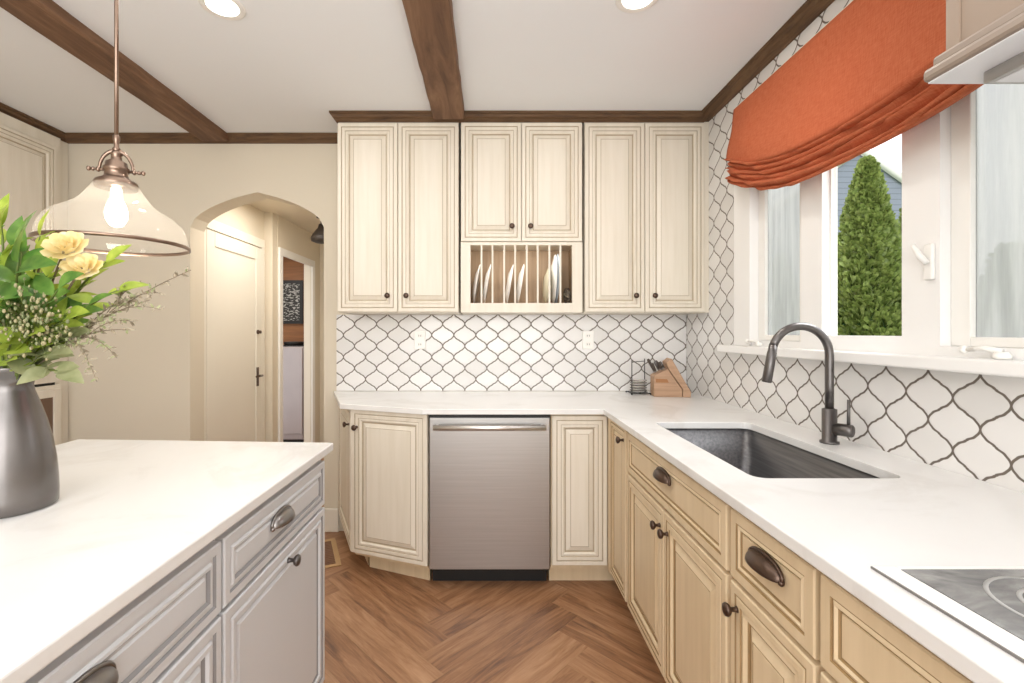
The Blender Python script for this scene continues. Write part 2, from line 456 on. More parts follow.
def window():
    root = empty('window_1', (XR, 1.64, WZ0)); struct(root)
    P = lambda y: y-1.64
    def part(name, boxes, mat, bev=.003, parent=root):
        m = MB()
        for (x0, x1, y0, y1, z0, z1) in boxes: m.box(x0-XR, x1-XR, P(y0), P(y1), z0-WZ0, z1-WZ0, mat)
        return m.build(name, parent, bev)
    zt = WZ1
    part('casing', [(XR-.012, XR+.1, WY1, WY1+.15, WZ0, zt+.08), (XR-.012, XR+.1, WY0-.15, WY0, WZ0, zt+.08), (XR-.012, XR+.1, WY0, WY1, zt, zt+.08)], M['pvc'])
    part('window_frame', [(XR, XR+.056, 1.812, 1.935, WZ0+.028, zt), (XR, XR+.056, 1.337, 1.461, WZ0+.028, zt),
                          (XR, XR+.056, WY0, WY1, WZ0, WZ0+.028),
                          (XR+.002, XR+.056, 1.461, 1.812, WZ0+.028, WZ0+.055)], M['pvc'], 0)
    part('window_sill', [(XR-.06, XR+.1, WY0-.24, WY1+.235, WZ0-.038, WZ0-.0)], M['pvc'], .006)
    for (a, b) in ((1.935, 2.296), (.98, 1.337)):
        x0, x1 = XR+.03, XR+.055; z0 = WZ0+.028
        s = part('sash', [(x0, x1, a, a+.055, z0, zt), (x0, x1, b-.055, b, z0, zt), (x0, x1, a+.055, b-.055, z0, z0+.026), (x0, x1, a+.055, b-.055, zt-.05, zt)], M['white'], .003)
        part('glass_pane', [(XR+.045, XR+.048, a+.055, b-.055, z0+.026, zt-.05)], M['hazy'], 0, s)
    s = part('sash', [(XR+.03, XR+.055, 1.805, 1.812, WZ0+.055, zt), (XR+.03, XR+.06, 1.461, 1.466, WZ0+.055, zt), (XR+.03, XR+.06, 1.461, 1.812, zt-.04, zt)], M['white'], .001)
    part('glass_pane', [(XR+.044, XR+.047, 1.466, 1.805, WZ0+.056, zt-.03)], M['glass'], 0, s)
    # casement lock on the near mullion
    l = part('window_lock', [(XR-.012, XR, 1.349, 1.378, 1.451, 1.555)], M['white'], .004)
    m = MB(); y = P(1.383)
    m.tube([(-.012, P(1.363), 1.500-WZ0), (-.030, P(1.368), 1.522-WZ0), (-.040, P(1.378), 1.556-WZ0)], [.009, .009, .006], M['white'])
    m.build('lock_lever', l)
    for yc in (1.155, 2.20):
        m = MB(); z = .012
        m.lathe([(.016, 0), (.018, .008), (.012, .018)], (-.022, P(yc), 0.001), M['white'], 16)
        m.tube([(-.022, P(yc), .02), (-.028, P(yc+.035), .026), (-.03, P(yc+.075), .022)], [.008, .007, .006], M['white'])
        m.ball((-.03, P(yc+.085), .022), .011, M['white'])
        m.build('window_crank', root)
window()

# crown mouldings
def crown_profile(): return [(0, 0), (.06, 0), (.06, -.010), (.048, -.014), (.040, -.026), (.026, -.032), (.018, -.040), (.012, -.047), (0, -.047)]
def crown(name, p0, p1, out, mat, sc=1.0, miter=(0, 0)):
    "p0->p1 along the wall at ceiling; out = unit vector into the room"
    m = MB(); p0 = Vector(p0); p1 = Vector(p1); out = Vector(out); d = (p1-p0).normalized()
    pr = crown_profile(); n = len(pr)
    vs = [p0+out*a*sc+Vector((0, 0, b))+d*(a*miter[0]) for a, b in pr]+[p1+out*a*sc+Vector((0, 0, b))-d*(a*miter[1]) for a, b in pr]
    m.add(vs, [(i, (i+1) % n, n+(i+1) % n, n+i) for i in range(n)]+[tuple(range(n)), tuple(range(n, 2*n))[::-1]], mat)
    o = m.build(name); struct(o); return o
UF = 2.740      # front plane of upper doors
crown('trim_1', (XL, YB, ZC), (-.93, YB, ZC), (0, -1, 0), M['crown'], miter=(1, 0))
crown('trim_2', (-.893, UF+.03, ZC), (XR, UF+.03, ZC), (0, -1, 0), M['crown'], miter=(-.6, 1))
crown('trim_3', (-.893, YB, ZC), (-.893, UF+.03, ZC), (-1, 0, 0), M['crown'], .6, miter=(0, -1))
crown('trim_4', (XR, YN, ZC), (XR, UF+.03, ZC), (-1, 0, 0), M['crown'], miter=(0, 1))
crown('trim_5', (XL, YN, ZC), (XL, YB, ZC), (1, 0, 0), M['crown'], 1.0, miter=(0, 1))
# beams
def beam(x0, x1, y1, label):
    m = MB(); n = 60; rnd = random.Random(x0)
    vs = []
    for i in range(n+1):
        y = YN+(y1-YN)*i/n
        j = lambda: rnd.uniform(-.0025, .0025)
        vs += [(x0+j(), y, ZC), (x0+j(), y, ZC-.042), (x0+.008+j(), y, ZC-.05), (x1-.008+j(), y, ZC-.05), (x1+j(), y, ZC-.042), (x1+j(), y, ZC)]
    fs = [(i*6+k, i*6+(k+1) % 6, (i+1)*6+(k+1) % 6, (i+1)*6+k) for i in range(n) for k in range(6)]+[(0, 1, 2, 3, 4, 5), tuple(n*6+k for k in range(6))]
    m.add(vs, fs, M['beam'])
    tag(m.build('ceiling_beam'), label, 'beam')
beam(-1.858, -1.685, YB-.045, 'rustic brown wooden ceiling beam on the left, ending at the wall above the arch')
beam(-.328, -.148, UF-.028, 'rustic brown wooden ceiling beam ending at the crown above the upper cabinets')

# baseboards
def bboard(name, boxes):
    m = MB()
    for b in boxes:
        x0, x1, y0, y1 = b; m.box(x0, x1, y0, y1, 0, .15, M['trimwhite'])
    struct(m.build(name, None, .004))
bboard('baseboard_back', [(AX1+.005, -.985, YB-.018, YB), (-2.2, AX0, YB-.018, YB)])

# ------------------------------------------------------------------ hallway beyond the arch
def hall():
    w = M['hall']
    HX = -2.0; HZ = 2.36
    struct(MB().box(HX-.12, HX, YB+WT, 4.16, 0, HZ, w).build('wall_hall_left'))
    struct(MB().box(HX-.12, -1.925, 4.16, 4.249, 0, HZ, w).build('wall_hall_return'))
    m = MB(); m.box(-1.99, -1.92, 4.25, 5.30, 2.03, HZ, w); m.box(-1.99, -1.92, 5.05, 5.30, 0, 2.03, w); m.box(-1.99, -1.92, 4.25, 4.30, 0, 2.03, w)
    struct(m.build('wall_hall_doorway'))
    struct(MB().box(-1.99, -.8, 5.301, 5.40, 0, HZ, w).build('wall_hall_end'))
    struct(MB().box(-1.0, -.9, YB+WT, 5.30, 0, HZ, w).build('wall_hall_right'))
    struct(MB().box(-4.0, -.8, YB+WT, 7.2, HZ, HZ+.1, w).build('ceiling_hall'))
    # white hall door on the left wall
    d = empty('door_1', (HX, 3.28, 0)); struct(d)
    m = MB(); cw = .075
    m.box(0, .022, -.035, .0, 0, 2.03, M['trimwhite']); m.box(0, .022, .80, .80+.05, 0, 2.03, M['trimwhite']); m.box(0, .022, -.035, .85, 2.03, 2.03+cw, M['trimwhite'])
    m.build('door_frame', d, .004)
    m = MB(); W = .796; H = 2.02; T = .012
    m.box(0, T, .004, W, .005, H, M['trimwhite'])
    for (a, b, z0, z1) in ((0, .10, 0, H), (W-.10, W, 0, H), (.1, W-.1, H-.11, H), (.1, W-.1, 0, .2)):
        m.box(T, T+.010, .004+a, b, .005+z0, z1, M['trimwhite'])
    dp = m.build('door_panel', d, .003)
    m = MB(); m.box(.022, .027, .70, .735, .84, 1.00, M['bronze']); m.tube([(.027, .718, .93), (.065, .718, .93)], .008, M['bronze']); m.tube([(.065, .718, .93), (.068, .61, .93)], .009, M['bronze'])
    m.build('door_handle', dp)
    MB().lathe([(.018, 0), (.02, .006), (.012, .02), (.014, .03)], (.022, .718, 1.30), M['bronze'], 16, 'x').build('deadbolt', dp)
    # cased doorway to the far room
    d = empty('door_2', (-1.92, 4.30, 0)); struct(d)
    m = MB(); m.box(0, .02, -.045, .02, 0, 2.0, M['white']); m.box(0, .02, .74, .81, 0, 2.0, M['white']); m.box(0, .02, -.045, .81, 2.0, 2.07, M['white'])
    m.box(-.075, 0, .735, .75, 0, 2.03, M['trimwhite']); m.box(-.075, 0, .0, .015, 0, 2.03, M['trimwhite'])
    m.build('door_frame', d, .004)
    # white door in the end wall
    d = empty('door_3', (-1.85, 5.30, 0)); struct(d)
    m = MB(); m.box(0, .08, -.025, 0, 0, 2.05, M['white']); m.box(.08, .62, -.012, 0, 0, 2.0, M['white']); m.box(.08, .62, -.025, 0, 2.0, 2.08, M['white'])
    m.build('door_frame', d, .004)
    # far room
    struct(MB().box(-4.0, -1.93, 6.3, 6.4, 0, HZ, M['brownwall']).build('wall_far_room'))
    struct(MB().box(-4.0, -3.9, 4.235, 6.3, 0, HZ, M['brownwall']).build('wall_far_room_left'))
    struct(MB().box(-1.99, -1.93, 5.41, 6.299, 0, HZ, M['brownwall']).build('wall_far_room_right'))
    r = empty('refrigerator', (-2.46, 5.75, 0), 0, 'short stainless appliance seen through the doorway beyond the arch', 'appliance')
    m = MB(); m.box(-.30, .30, -.30, .30, .05, 1.13, M['fridge']); m.build('cabinet_body', r, .01)
    m = MB(); m.box(-.295, .295, -.325, -.302, .12, 1.12, M['fridge']); m.build('appliance_door', r, .006)
    MB().box(-.28, .28, -.28, .28, 0, .05, M['black']).build('base', r)
    m = MB(); m.box(-.16, .16, -.12, .12, 0, .015, M['black']); m.lathe([(.11, .015), (.12, .05), (.10, .055)], (0, 0, 0), M['black'], 20)
    o = m.build('black_tray'); o.location = (-2.34, 5.62, 1.13); tag(o, 'small black tray on top of the stainless appliance in the far room', 'tray')
    r = empty('framed_picture', (-2.86, 6.299, 1.70), 0, 'dark framed lattice print on the brown wall of the far room', 'picture')
    m = MB(); 
    for b in ((-.36, .36, -.03, 0, .25, .29), (-.36, .36, -.03, 0, -.29, -.25), (-.36, -.32, -.03, 0, -.25, .25), (.32, .36, -.03, 0, -.25, .25)): m.box(*b, M['black'])
    m.build('frame', r); MB().box(-.32, .32, -.012, 0, -.25, .25, M['board']).build('print', r)
    r = empty('hanging_lantern', (-1.545, 4.42, 2.13), 0, 'dark bronze bell shaped lantern hanging at the right side of the arch', 'lantern')
    m = MB(); m.lathe([(.0, .16), (.02, .155), (.03, .12), (.075, .06), (.09, .03), (.085, .0), (.05, -.015), (.0, -.02)], (0, -.12, 0), M['iron'], 24); m.build('lantern_body', r)
    m = MB(); m.tube([(0, -.12, .15), (0, -.12, .212)], .006, M['iron']); m.lathe([(.04, .212), (.04, .229)], (0, -.12, 0), M['iron'], 16); m.build('bracket', r)
hall()

# ------------------------------------------------------------------ cabinet fronts
CREAM = (M['cream'], M['glaze'], M['cream']); CREAM_SHADED = (M['tan'], M['glaze2'], M['tan']); GRAY = (M['gray'], M['graydk'], M['gray'])
DOORP = [(0, .020, 0), (0, .003, 0), (.003, 0, 0), (.021, 0, 0), (.0235, .0035, 1), (.026, .0015, 1), (.030, 0, 0), (.044, 0, 0), (.0455, .003, 1), (.047, .003, 1),
         (.056, .001, 0), (.064, .008, 0), (.066, .0125, 1), (.071, .0125, 1), (.092, .0035, 0), (.0935, .0045, 1), (.095, .0035, 1), (.096, .003, 0)]
DRAWP = [(0, .020, 0), (0, .003, 0), (.003, 0, 0), (.026, 0, 0), (.0275, .003, 1), (.030, .003, 1), (.036, .0, 0), (.040, .004, 0), (.042, .008, 1), (.045, .008, 1), (.046, .006, 0)]
NARP = [(0, .020, 0), (0, .003, 0), (.003, 0, 0), (.014, 0, 0), (.016, .0035, 1), (.018, .0015, 1), (.021, 0, 0), (.030, 0, 0), (.032, .004, 1), (.034, .004, 1),
        (.040, .002, 0), (.044, .006, 0), (.046, .0095, 1), (.049, .0095, 1), (.064, .0035, 0), (.066, .005, 1), (.068, .0035, 1), (.069, .003, 0)]
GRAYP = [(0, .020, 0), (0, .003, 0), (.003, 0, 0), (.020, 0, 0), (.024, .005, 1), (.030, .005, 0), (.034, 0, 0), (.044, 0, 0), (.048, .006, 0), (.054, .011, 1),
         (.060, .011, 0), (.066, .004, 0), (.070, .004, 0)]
def front(name, w, h, prof, mats, parent, x, z, y=0.0):
    m = MB(); lim = min(w, h)/2-.012; k = min(1.0, lim/prof[-1][0])
    loops = []
    for ins, dep, mt in prof:
        i = ins*k; loops.append([(i, dep, i), (w-i, dep, i), (w-i, dep, h-i), (i, dep, h-i)])
    vs = [p for l in loops for p in l]; m.v = list(vs)
    for j in range(len(loops)-1):
        mt = mats[prof[j+1][2]] 
        for a in range(4): m.face((j*4+a, j*4+(a+1) % 4, (j+1)*4+(a+1) % 4, (j+1)*4+a), mt)
    n = (len(loops)-1)*4
    m.face((n, n+1, n+2, n+3), mats[2]); m.face((3, 2, 1, 0), mats[0])
    o = m.build(name, parent); o.location = (x, y, z); return o
def knob(parent, x, z, mat=None):
    m = MB(); mat = mat or M['bronze']
    m.lathe([(.008, 0), (.006, -.004), (.005, -.014), (.013, -.019), (.016, -.025), (.014, -.030), (.006, -.033), (.001, -.0335)], (0, 0, 0), mat, 20, 'y')
    o = m.build('knob', parent); o.location = (x, 0, z); return o
def cup_pull(parent, x, z, mat, w=.116, h=.030, d=.027):
    m = MB(); n = 18; k = 8; vs = []
    for i in range(k+1):
        t = i/k*PI/2                      # from rim at wall top, to bottom lip
        for j in range(n+1):
            a = PI*j/n
            X = -math.cos(a)*w/2; s = math.sin(a)
            vs.append((X, -d*math.sin(t)*s**.8-.001, h*s**.7*math.cos(t)-.0*s))
    fs = [(i*(n+1)+j, i*(n+1)+j+1, (i+1)*(n+1)+j+1, (i+1)*(n+1)+j) for i in range(k) for j in range(n)]
    m.add(vs, fs, mat, True)
    rim = [(-math.cos(PI*j/n)*(w/2+.002), -.002, (h+.002)*math.sin(PI*j/n)**.7) for j in range(n+1)]
    m.tube(rim, .0035, mat, 8)
    m.ball((-w/2, -.003, 0), .0055, mat, 10); m.ball((w/2, -.003, 0), .0055, mat, 10)
    o = m.build('cup_pull', parent); o.location = (x, 0, z)
    s = o.modifiers.new('solid', 'SOLIDIFY'); s.thickness = .002; s.offset = 0
    return o

def carcass(root, w, d, z0, z1, mat, toe=None, toemat=None, top=None):
    m = MB(); m.box(.001, w-.001, .0205, d, z0, z1, mat); m.build('carcass', root)
    if toe is not None:
        MB().box(.001, w+.07 if 'right of the dish' in root['label'] else w-.001, toe, d, 0, z0, toemat or mat).build('toe_kick', root)

# ---- upper cabinets (front plane Y=UF, doors flush to the plane)
def upper(x0, x1, z0, label, split, kz):
    r = empty('wall_cabinet', (x0, UF, z0), 0, label, 'cabinet')
    w = x1-x0; H = 2.530-z0
    m = MB(); m.box(0, w, .0205, YB-UF-.002, 0, H, M['cream']); m.build('carcass', r)
    return r, w, H
zb = 1.414
for (x0, xs, x1, lab) in ((-.891, -.538, -.183, 'tall cream glazed wall cabinet at the left end, two doors'), (.553, .904, 1.255, 'tall cream glazed wall cabinet in the corner above the knife block')):
    r, w, H = upper(x0, x1, zb, lab, xs, 0)
    if x1 > 1:
        m = MB(); m.box(w, XR-x0, .01, YB-UF-.002, 0, H, M['cream']); m.build('filler', r)
    s = xs-x0
    a = front('door', s-.003, H-.015, DOORP, CREAM, r, .001, .004); knob(a, s-.003-.055, .093)
    b = front('door', w-s-.003, H-.015, DOORP, CREAM, r, s+.002, .004); knob(b, .05, .093)
# middle unit with plate rack
r, w, H = None, .711, 2.530-zb
r = empty('wall_cabinet', (-.171, UF, zb), 0, 'cream glazed wall cabinet in the middle with a plate rack under two short doors', 'cabinet')
zr = 1.826-zb
m = MB(); D = YB-UF-.002; t = .018
m.box(0, w, .0205, D, zr, H, M['cream'])
OX0, OX1, OZ0, OZ1 = -.114+.171, .480+.171, 1.469-zb, 1.807-zb
m.box(0, .016, .0205, D, 0, zr, M['cream']); m.box(w-.016, w, .0205, D, 0, zr, M['cream'])
m.box(.016, w-.016, .0205, D, 0, .02, M['cream'])
m.build('carcass', r)
m = MB(); m.box(0, OX0, .004, .0205, 0, zr-.001, M['cream']); m.box(OX1, w, .004, .0205, 0, zr-.001, M['cream'])
m.box(OX0, OX1, .004, .0205, 0, OZ0, M['cream']); m.box(OX0, OX1, .004, .0205, OZ1, zr-.001, M['cream'])
m.build('rack_frame', r, .001)
m = MB(); m.box(.017, w-.017, D-.02, D-.004, .02, zr-.001, M['rackwood']); m.box(.017, w-.017, .022, D-.02, .0205, .05, M['rackwood'])
m.box(.017, .03, .022, D-.02, .05, zr-.001, M['rackwood']); m.box(w-.03, w-.017, .022, D-.02, .05, zr-.001, M['rackwood']); m.build('rack_lining', r)
for px in (481.5, 492.5, 504.2, 515.2, 526.9, 537.9, 549.6, 560.6):
    x = (px-CXP)/171.5+.171
    m = MB(); m.box(x-.005, x+.005, .006, .016, OZ0, OZ1, M['cream']); m.build('rack_divider', r)
sp = .355
a = front('door', sp-.005, H-zr-.012, DOORP, CREAM, r, .003, zr+.002, -.004); knob(a, sp-.06, .085)
b = front('door', w-sp-.004, H-zr-.012, DOORP, CREAM, r, sp+.001, zr+.002, -.004); knob(b, .05, .085)

# plates standing in the rack
def plate(cx, y, z0, rad, lean, name, mat, label, cat, group=None, oval=1.0):
    m = MB(); m.lathe([(.0001, .004), (rad*.55, .004), (rad*.66, .010), (rad, .022), (rad+.001, .025), (rad*.97, .0265), (rad*.64, .016), (rad*.5, .011), (.0001, .011)], (0, 0, 0), mat, 40, 'x', cap=False)
    o = m.build(name); o.rotation_euler = (0, lean, 0); o.scale = (1, 1, oval)
    c = abs(math.cos(lean)); o.location = (cx, y, z0+rad*oval*c+.001); tag(o, label, cat, group); return o
RZ = 1.4652; K2 = 171.5
rackY = UF+.15
def rx(px): return (px-CXP)/F*(UF+.06)
names = ['leftmost white plate standing on edge in the plate rack', 'second white plate from the left in the plate rack', 'third white plate from the left in the plate rack, after the empty slot', 'fourth white plate from the left in the plate rack, before the empty slot']
for px, lb in zip((472.4, 483.3, 506.2, 517.2), names):
    plate(rx(px)+.002, rackY, RZ, .128, math.radians(9), 'dinner_plate', M['china'], lb, 'plate', 'white plates in the rack')
plate(rx(544.0)+.005, rackY, RZ, .115, math.radians(4), 'serving_plate', M['china2'], 'cream plate standing in the plate rack beside the tall grey edged platter', 'plate', None, 1.0)
plate(rx(550.6)+.008, rackY, RZ, .125, math.radians(2), 'oval_platter', M['china'], 'tall white oval platter standing in the plate rack', 'platter', None, 1.24)
plate(rx(553.6)+.006, rackY, RZ, .125, math.radians(2), 'oval_platter', M['chinablue'], 'grey blue edged oval platter behind the white one in the plate rack', 'platter', None, 1.26)
m = MB(); rnd = random.Random(4)
for i in range(16):
    a = rnd.uniform(0, PI); b = rnd.uniform(0, PI); pts = []
    for k in range(17):
        u = 2*PI*k/16; v = Vector((math.cos(u), math.sin(u), 0))*.05
        v = Matrix.Rotation(a, 3, 'Z') @ Matrix.Rotation(b, 3, 'X') @ v; v.x *= .42; pts.append(v)
    m.tube(pts, .0022, M['rope'] if i % 3 else M['bud'], 5)
o = m.build('wicker_ball'); o.location = (rx(566)+.012, UF+.09, RZ+.053); tag(o, 'dark woven wicker ball in the rightmost slot of the plate rack', 'ornament')

# ---- backsplash
m = MB(); m.box(-1.0, XR-.001, YB-.008, YB-.0005, .917, zb-.001, M['tileback'])
tag(m.build('tile_backsplash'), 'white arabesque tile backsplash with dark grout under the upper cabinets', 'backsplash')
def outlet(px, py, Y, label, w=.075, h=.118):
    p = pt(px, py, Y)
    r = empty('wall_outlet', (p.x, YB-.0085, p.z), 0, label, 'outlet', 'outlet covers on the tiled backsplash')
    m = MB(); m.box(-w/2, w/2, -.007, 0, -h/2, h/2, M['white']); m.build('cover_plate', r, .003)
    for z in (-.028, .028):
        m = MB(); m.box(-.017, .017, -.0085, -.007, z-.014, z+.014, M['china']); m.box(-.008, -.005, -.0095, -.0085, z-.006, z+.006, M['black']); m.box(.005, .008, -.0095, -.0085, z-.006, z+.006, M['black']); m.build('socket', r)
outlet(420, 340, 3.06, 'white outlet cover on the tile above the dishwasher, left one')
outlet(588, 340, 3.06, 'white outlet cover on the tile below the corner wall cabinet')

# ---- base cabinets
BF = 2.37; CZ = .887; TOE = .10
# dishwasher
def dishwasher():
    x0, x1 = -.309, .305
    r = empty('dishwasher', (x0, BF, 0), 0, 'stainless steel dishwasher with bar handle between cream base cabinets', 'dishwasher')
    w = x1-x0
    MB().box(.003, w-.003, .03, .66, .105, .868, M['gun']).build('tub', r)
    MB().box(.003, w-.003, -.004, .029, .103, .868, M['steel']).build('door_panel', r, .004)
    MB().box(.003, w-.003, .0, .03, .869, .882, M['black']).build('control_strip', r)
    MB().box(.01, w-.01, .085, .60, 0, .103, M['black']).build('toe_kick', r)
    h = empty('x', (0, 0, 0)); bpy.data.objects.remove(h)
    m = MB(); z = .826
    m.tube([(.028, -.048, z), (w-.028, -.048, z)], .0140, M['steelbright'], 16)
    for x in (.045, w-.045): m.tube([(x, -.004, z), (x, -.048, z)], .010, M['steelbright'], 10)
    m.build('bar_handle', r)
dishwasher()
# angled corner cabinet at the left
A = Vector((-.747, 2.517)); B = Vector((-.316, 2.357)); Cc = Vector((-.985, 3.055))
ang = math.atan2(B.y-A.y, B.x-A.x); wl = (B-A).length
r = empty('base_cabinet', (A.x, A.y, 0), ang, 'cream glazed angled base cabinet left of the dishwasher', 'cabinet')
m = MB(); Rm = Matrix.Rotation(-ang, 2)
def loc2(p): q = Rm @ (Vector(p)-A); return (q.x, q.y)
m.prism([loc2(p) for p in ((A.x+.02, A.y+.022), (B.x+.003, B.y+.022), (-.312, 3.05), (-.70, 3.05))], .10, .886, M['tan']); m.build('carcass', r)
m = MB(); m.prism([loc2(p) for p in ((A.x+.08, A.y+.085), (B.x+.002, B.y+.102), (-.314, 3.04), (-.66, 3.04))], 0, .10, M['tan']); m.build('toe_kick', r)
a = front('door', wl-.006, .765, DOORP, CREAM, r, .003, .122); knob(a, .036, .672)
# end cabinet along the side
ang2 = math.atan2(A.y-Cc.y, A.x-Cc.x); wl2 = (A-Cc).length
r = empty('base_cabinet', (Cc.x, Cc.y, 0), ang2, 'narrow cream end cabinet beside the arch with a knob at its top', 'cabinet')
m = MB(); Rm = Matrix.Rotation(-ang2, 2)
def loc3(p): q = Rm @ (Vector(p)-Cc); return (q.x, q.y)
m.prism([loc3(p) for p in ((Cc.x+.03, Cc.y-.01), (A.x+.015, A.y+.035), (-.71, 3.05))], .10, .886, M['tan']); m.build('carcass', r)
m = MB(); m.prism([loc3(p) for p in ((Cc.x+.11, Cc.y-.015), (A.x+.07, A.y+.10), (-.68, 3.04))], 0, .10, M['tan']); m.build('toe_kick', r)
a = front('door', wl2-.012, .763, DOORP, CREAM, r, .006, .122); knob(a, wl2-.075, .672)
# narrow cabinet right of dishwasher
FX = .59
r = empty('base_cabinet', (.308, BF, 0), 0, 'cream glazed base cabinet with one door right of the dishwasher', 'cabinet')
w = FX-.308
carcass(r, w+.018, .68, TOE, .886, M['tan'], .09)
front('door', w-.004, .755, DOORP, CREAM, r, .006, .122)

# right-hand run, faces look to -X; local x runs toward the camera
DZ0, DZ1 = .703, .868
def right_cab(ya, yb, label):
    r = empty('base_cabinet', (FX, ya, 0), -PI/2, label, 'cabinet')
    carcass(r, ya-yb, .66, TOE, .886 if 'sink' not in label else .64, M['tan'], .075)
    return r, ya-yb
MB2 = M['tan']
r, w = right_cab(2.368, 2.03, 'narrow cream base cabinet in the inner corner of the counter, one tall door')
a = front('door', w-.075, .755, NARP, CREAM_SHADED, r, .055, .122); knob(a, w-.075-.03, .70)
m = MB(); m.box(.0, .052, .004, .0205, .105, .886, M['tan']); m.build('filler', r)
r, w = right_cab(2.03, 1.163, 'cream sink base cabinet with a wide drawer front and two doors')
m = MB(); m.box(0, w, .0205, .05, .64, .886, M['tan']); m.build('face_rail', r)
a = front('drawer', w-.02, DZ1-DZ0, DRAWP, CREAM_SHADED, r, .008, DZ0); cup_pull(a, w/2-.01, .098, M['bronze'])
hw = (w-.02)/2
a = front('door', hw-.002, .570, DOORP, CREAM_SHADED, r, .008, .122); knob(a, hw-.035, .507)
b = front('door', hw-.002, .570, DOORP, CREAM_SHADED, r, .010+hw, .122); knob(b, .035, .507)
r, w = right_cab(1.161, .850, 'cream base cabinet with bronze cup pull drawer over one door, left of the cooktop cabinet')
a = front('drawer', w-.012, DZ1-DZ0, DRAWP, CREAM_SHADED, r, .006, DZ0); cup_pull(a, w/2-.006, .090, M['bronze'])
a = front('door', w-.012, .570, DOORP, CREAM_SHADED, r, .006, .122); knob(a, .032, .515)
r, w = right_cab(.848, .05, 'wide cream drawer cabinet under the cooktop')
front('drawer', w-.012, DZ1-DZ0, DRAWP, CREAM_SHADED, r, .006, DZ0)
front('drawer', w-.012, .283, DRAWP, CREAM_SHADED, r, .006, .409)
front('drawer', w-.012, .280, DRAWP, CREAM_SHADED, r, .006, .122)
r, w = right_cab(.048, -.75, 'cream base cabinet nearest the camera past the cooktop')
a = front('door', w-.012, .746, DOORP, CREAM_SHADED, r, .006, .122)

# countertop (L shaped, sink cut out)
SX0, SX1, SY0, SY1 = .700, 1.100, 1.24, 2.004
CXF = .567; CYF = 2.343
def counter():
    m = bmesh.new()
    def rr(x0, x1, y0, y1, r, n=5):
        pts = []
        for cx, cy, a0 in ((x1-r, y1-r, 0), (x0+r, y1-r, 90), (x0+r, y0+r, 180), (x1-r, y0+r, 270)):
            for k in range(n+1):
                a = math.radians(a0+90*k/n); pts.append((cx+r*math.cos(a), cy+r*math.sin(a)))
        return pts
    outer = [(XR-.001, -.8), (XR-.001, YB-.009), (-1.018, YB-.009), (-.805, 2.520), (-.338, CYF), (CXF, CYF), (CXF, -.8)]
    inner = rr(SX0, SX1, SY0, SY1, .035)
    es = []
    for loop in (outer, inner):
        vs = [m.verts.new((x, y, .915)) for x, y in loop]
        es += [m.edges.new((vs[i], vs[(i+1) % len(vs)])) for i in range(len(vs))]
    res = bmesh.ops.triangle_fill(m, use_beauty=True, edges=es)
    fs = [f for f in m.faces]
    r = bmesh.ops.extrude_face_region(m, geom=fs)
    for v in r['geom']:
        if isinstance(v, bmesh.types.BMVert): v.co.z = .8875
    bmesh.ops.recalc_face_normals(m, faces=m.faces)
    me = bpy.data.meshes.new('countertop'); m.to_mesh(me); m.free(); me.materials.append(M['quartz'])
    o = bpy.data.objects.new('countertop', me); COL.objects.link(o)
    b = o.modifiers.new('bevel', 'BEVEL'); b.width = .003; b.segments = 2; b.limit_method = 'ANGLE'; b.angle_limit = .7
    tag(o, 'L shaped white quartz countertop running from the arch side round to the cooktop', 'countertop')
    # sink basin
    s = MB(); n = len(inner); zt, zbm = .8870, .665
    e = .0
    outer_top = rr(SX0-.012, SX1+.012, SY0-.012, SY1+.012, .045)
    loops = [[(x, y, zt) for x, y in outer_top], [(x, y, zt) for x, y in rr(SX0-.004, SX1+.004, SY0-.004, SY1+.004, .037)],
             [(x, y, zbm+.02) for x, y in rr(SX0+.002, SX1-.002, SY0+.002, SY1-.002, .034)],
             [(x, y, zbm) for x, y in rr(SX0+.02, SX1-.02, SY0+.02, SY1-.02, .03)]]
    s.v = [p for l in loops for p in l]
    for j in range(3):
        for i in range(n): s.face((j*n+i, j*n+(i+1) % n, (j+1)*n+(i+1) % n, (j+1)*n+i), M['sink'], j > 0)
    s.face([3*n+i for i in range(n)], M['sink'])
    root = empty('kitchen_sink', ((SX0+SX1)/2, (SY0+SY1)/2, zbm), 0, 'dark undermount sink basin below the window', 'sink')
    s.v = [(x-(SX0+SX1)/2, y-(SY0+SY1)/2, z-zbm) for x, y, z in s.v]
    s.build('basin', root)
    MB().lathe([(.0001, .004), (.035, .003), (.045, .006), (.047, .001)], (.06, 0, .0005), M['pewter'], 24, cap=False).build('drain', root)
counter()

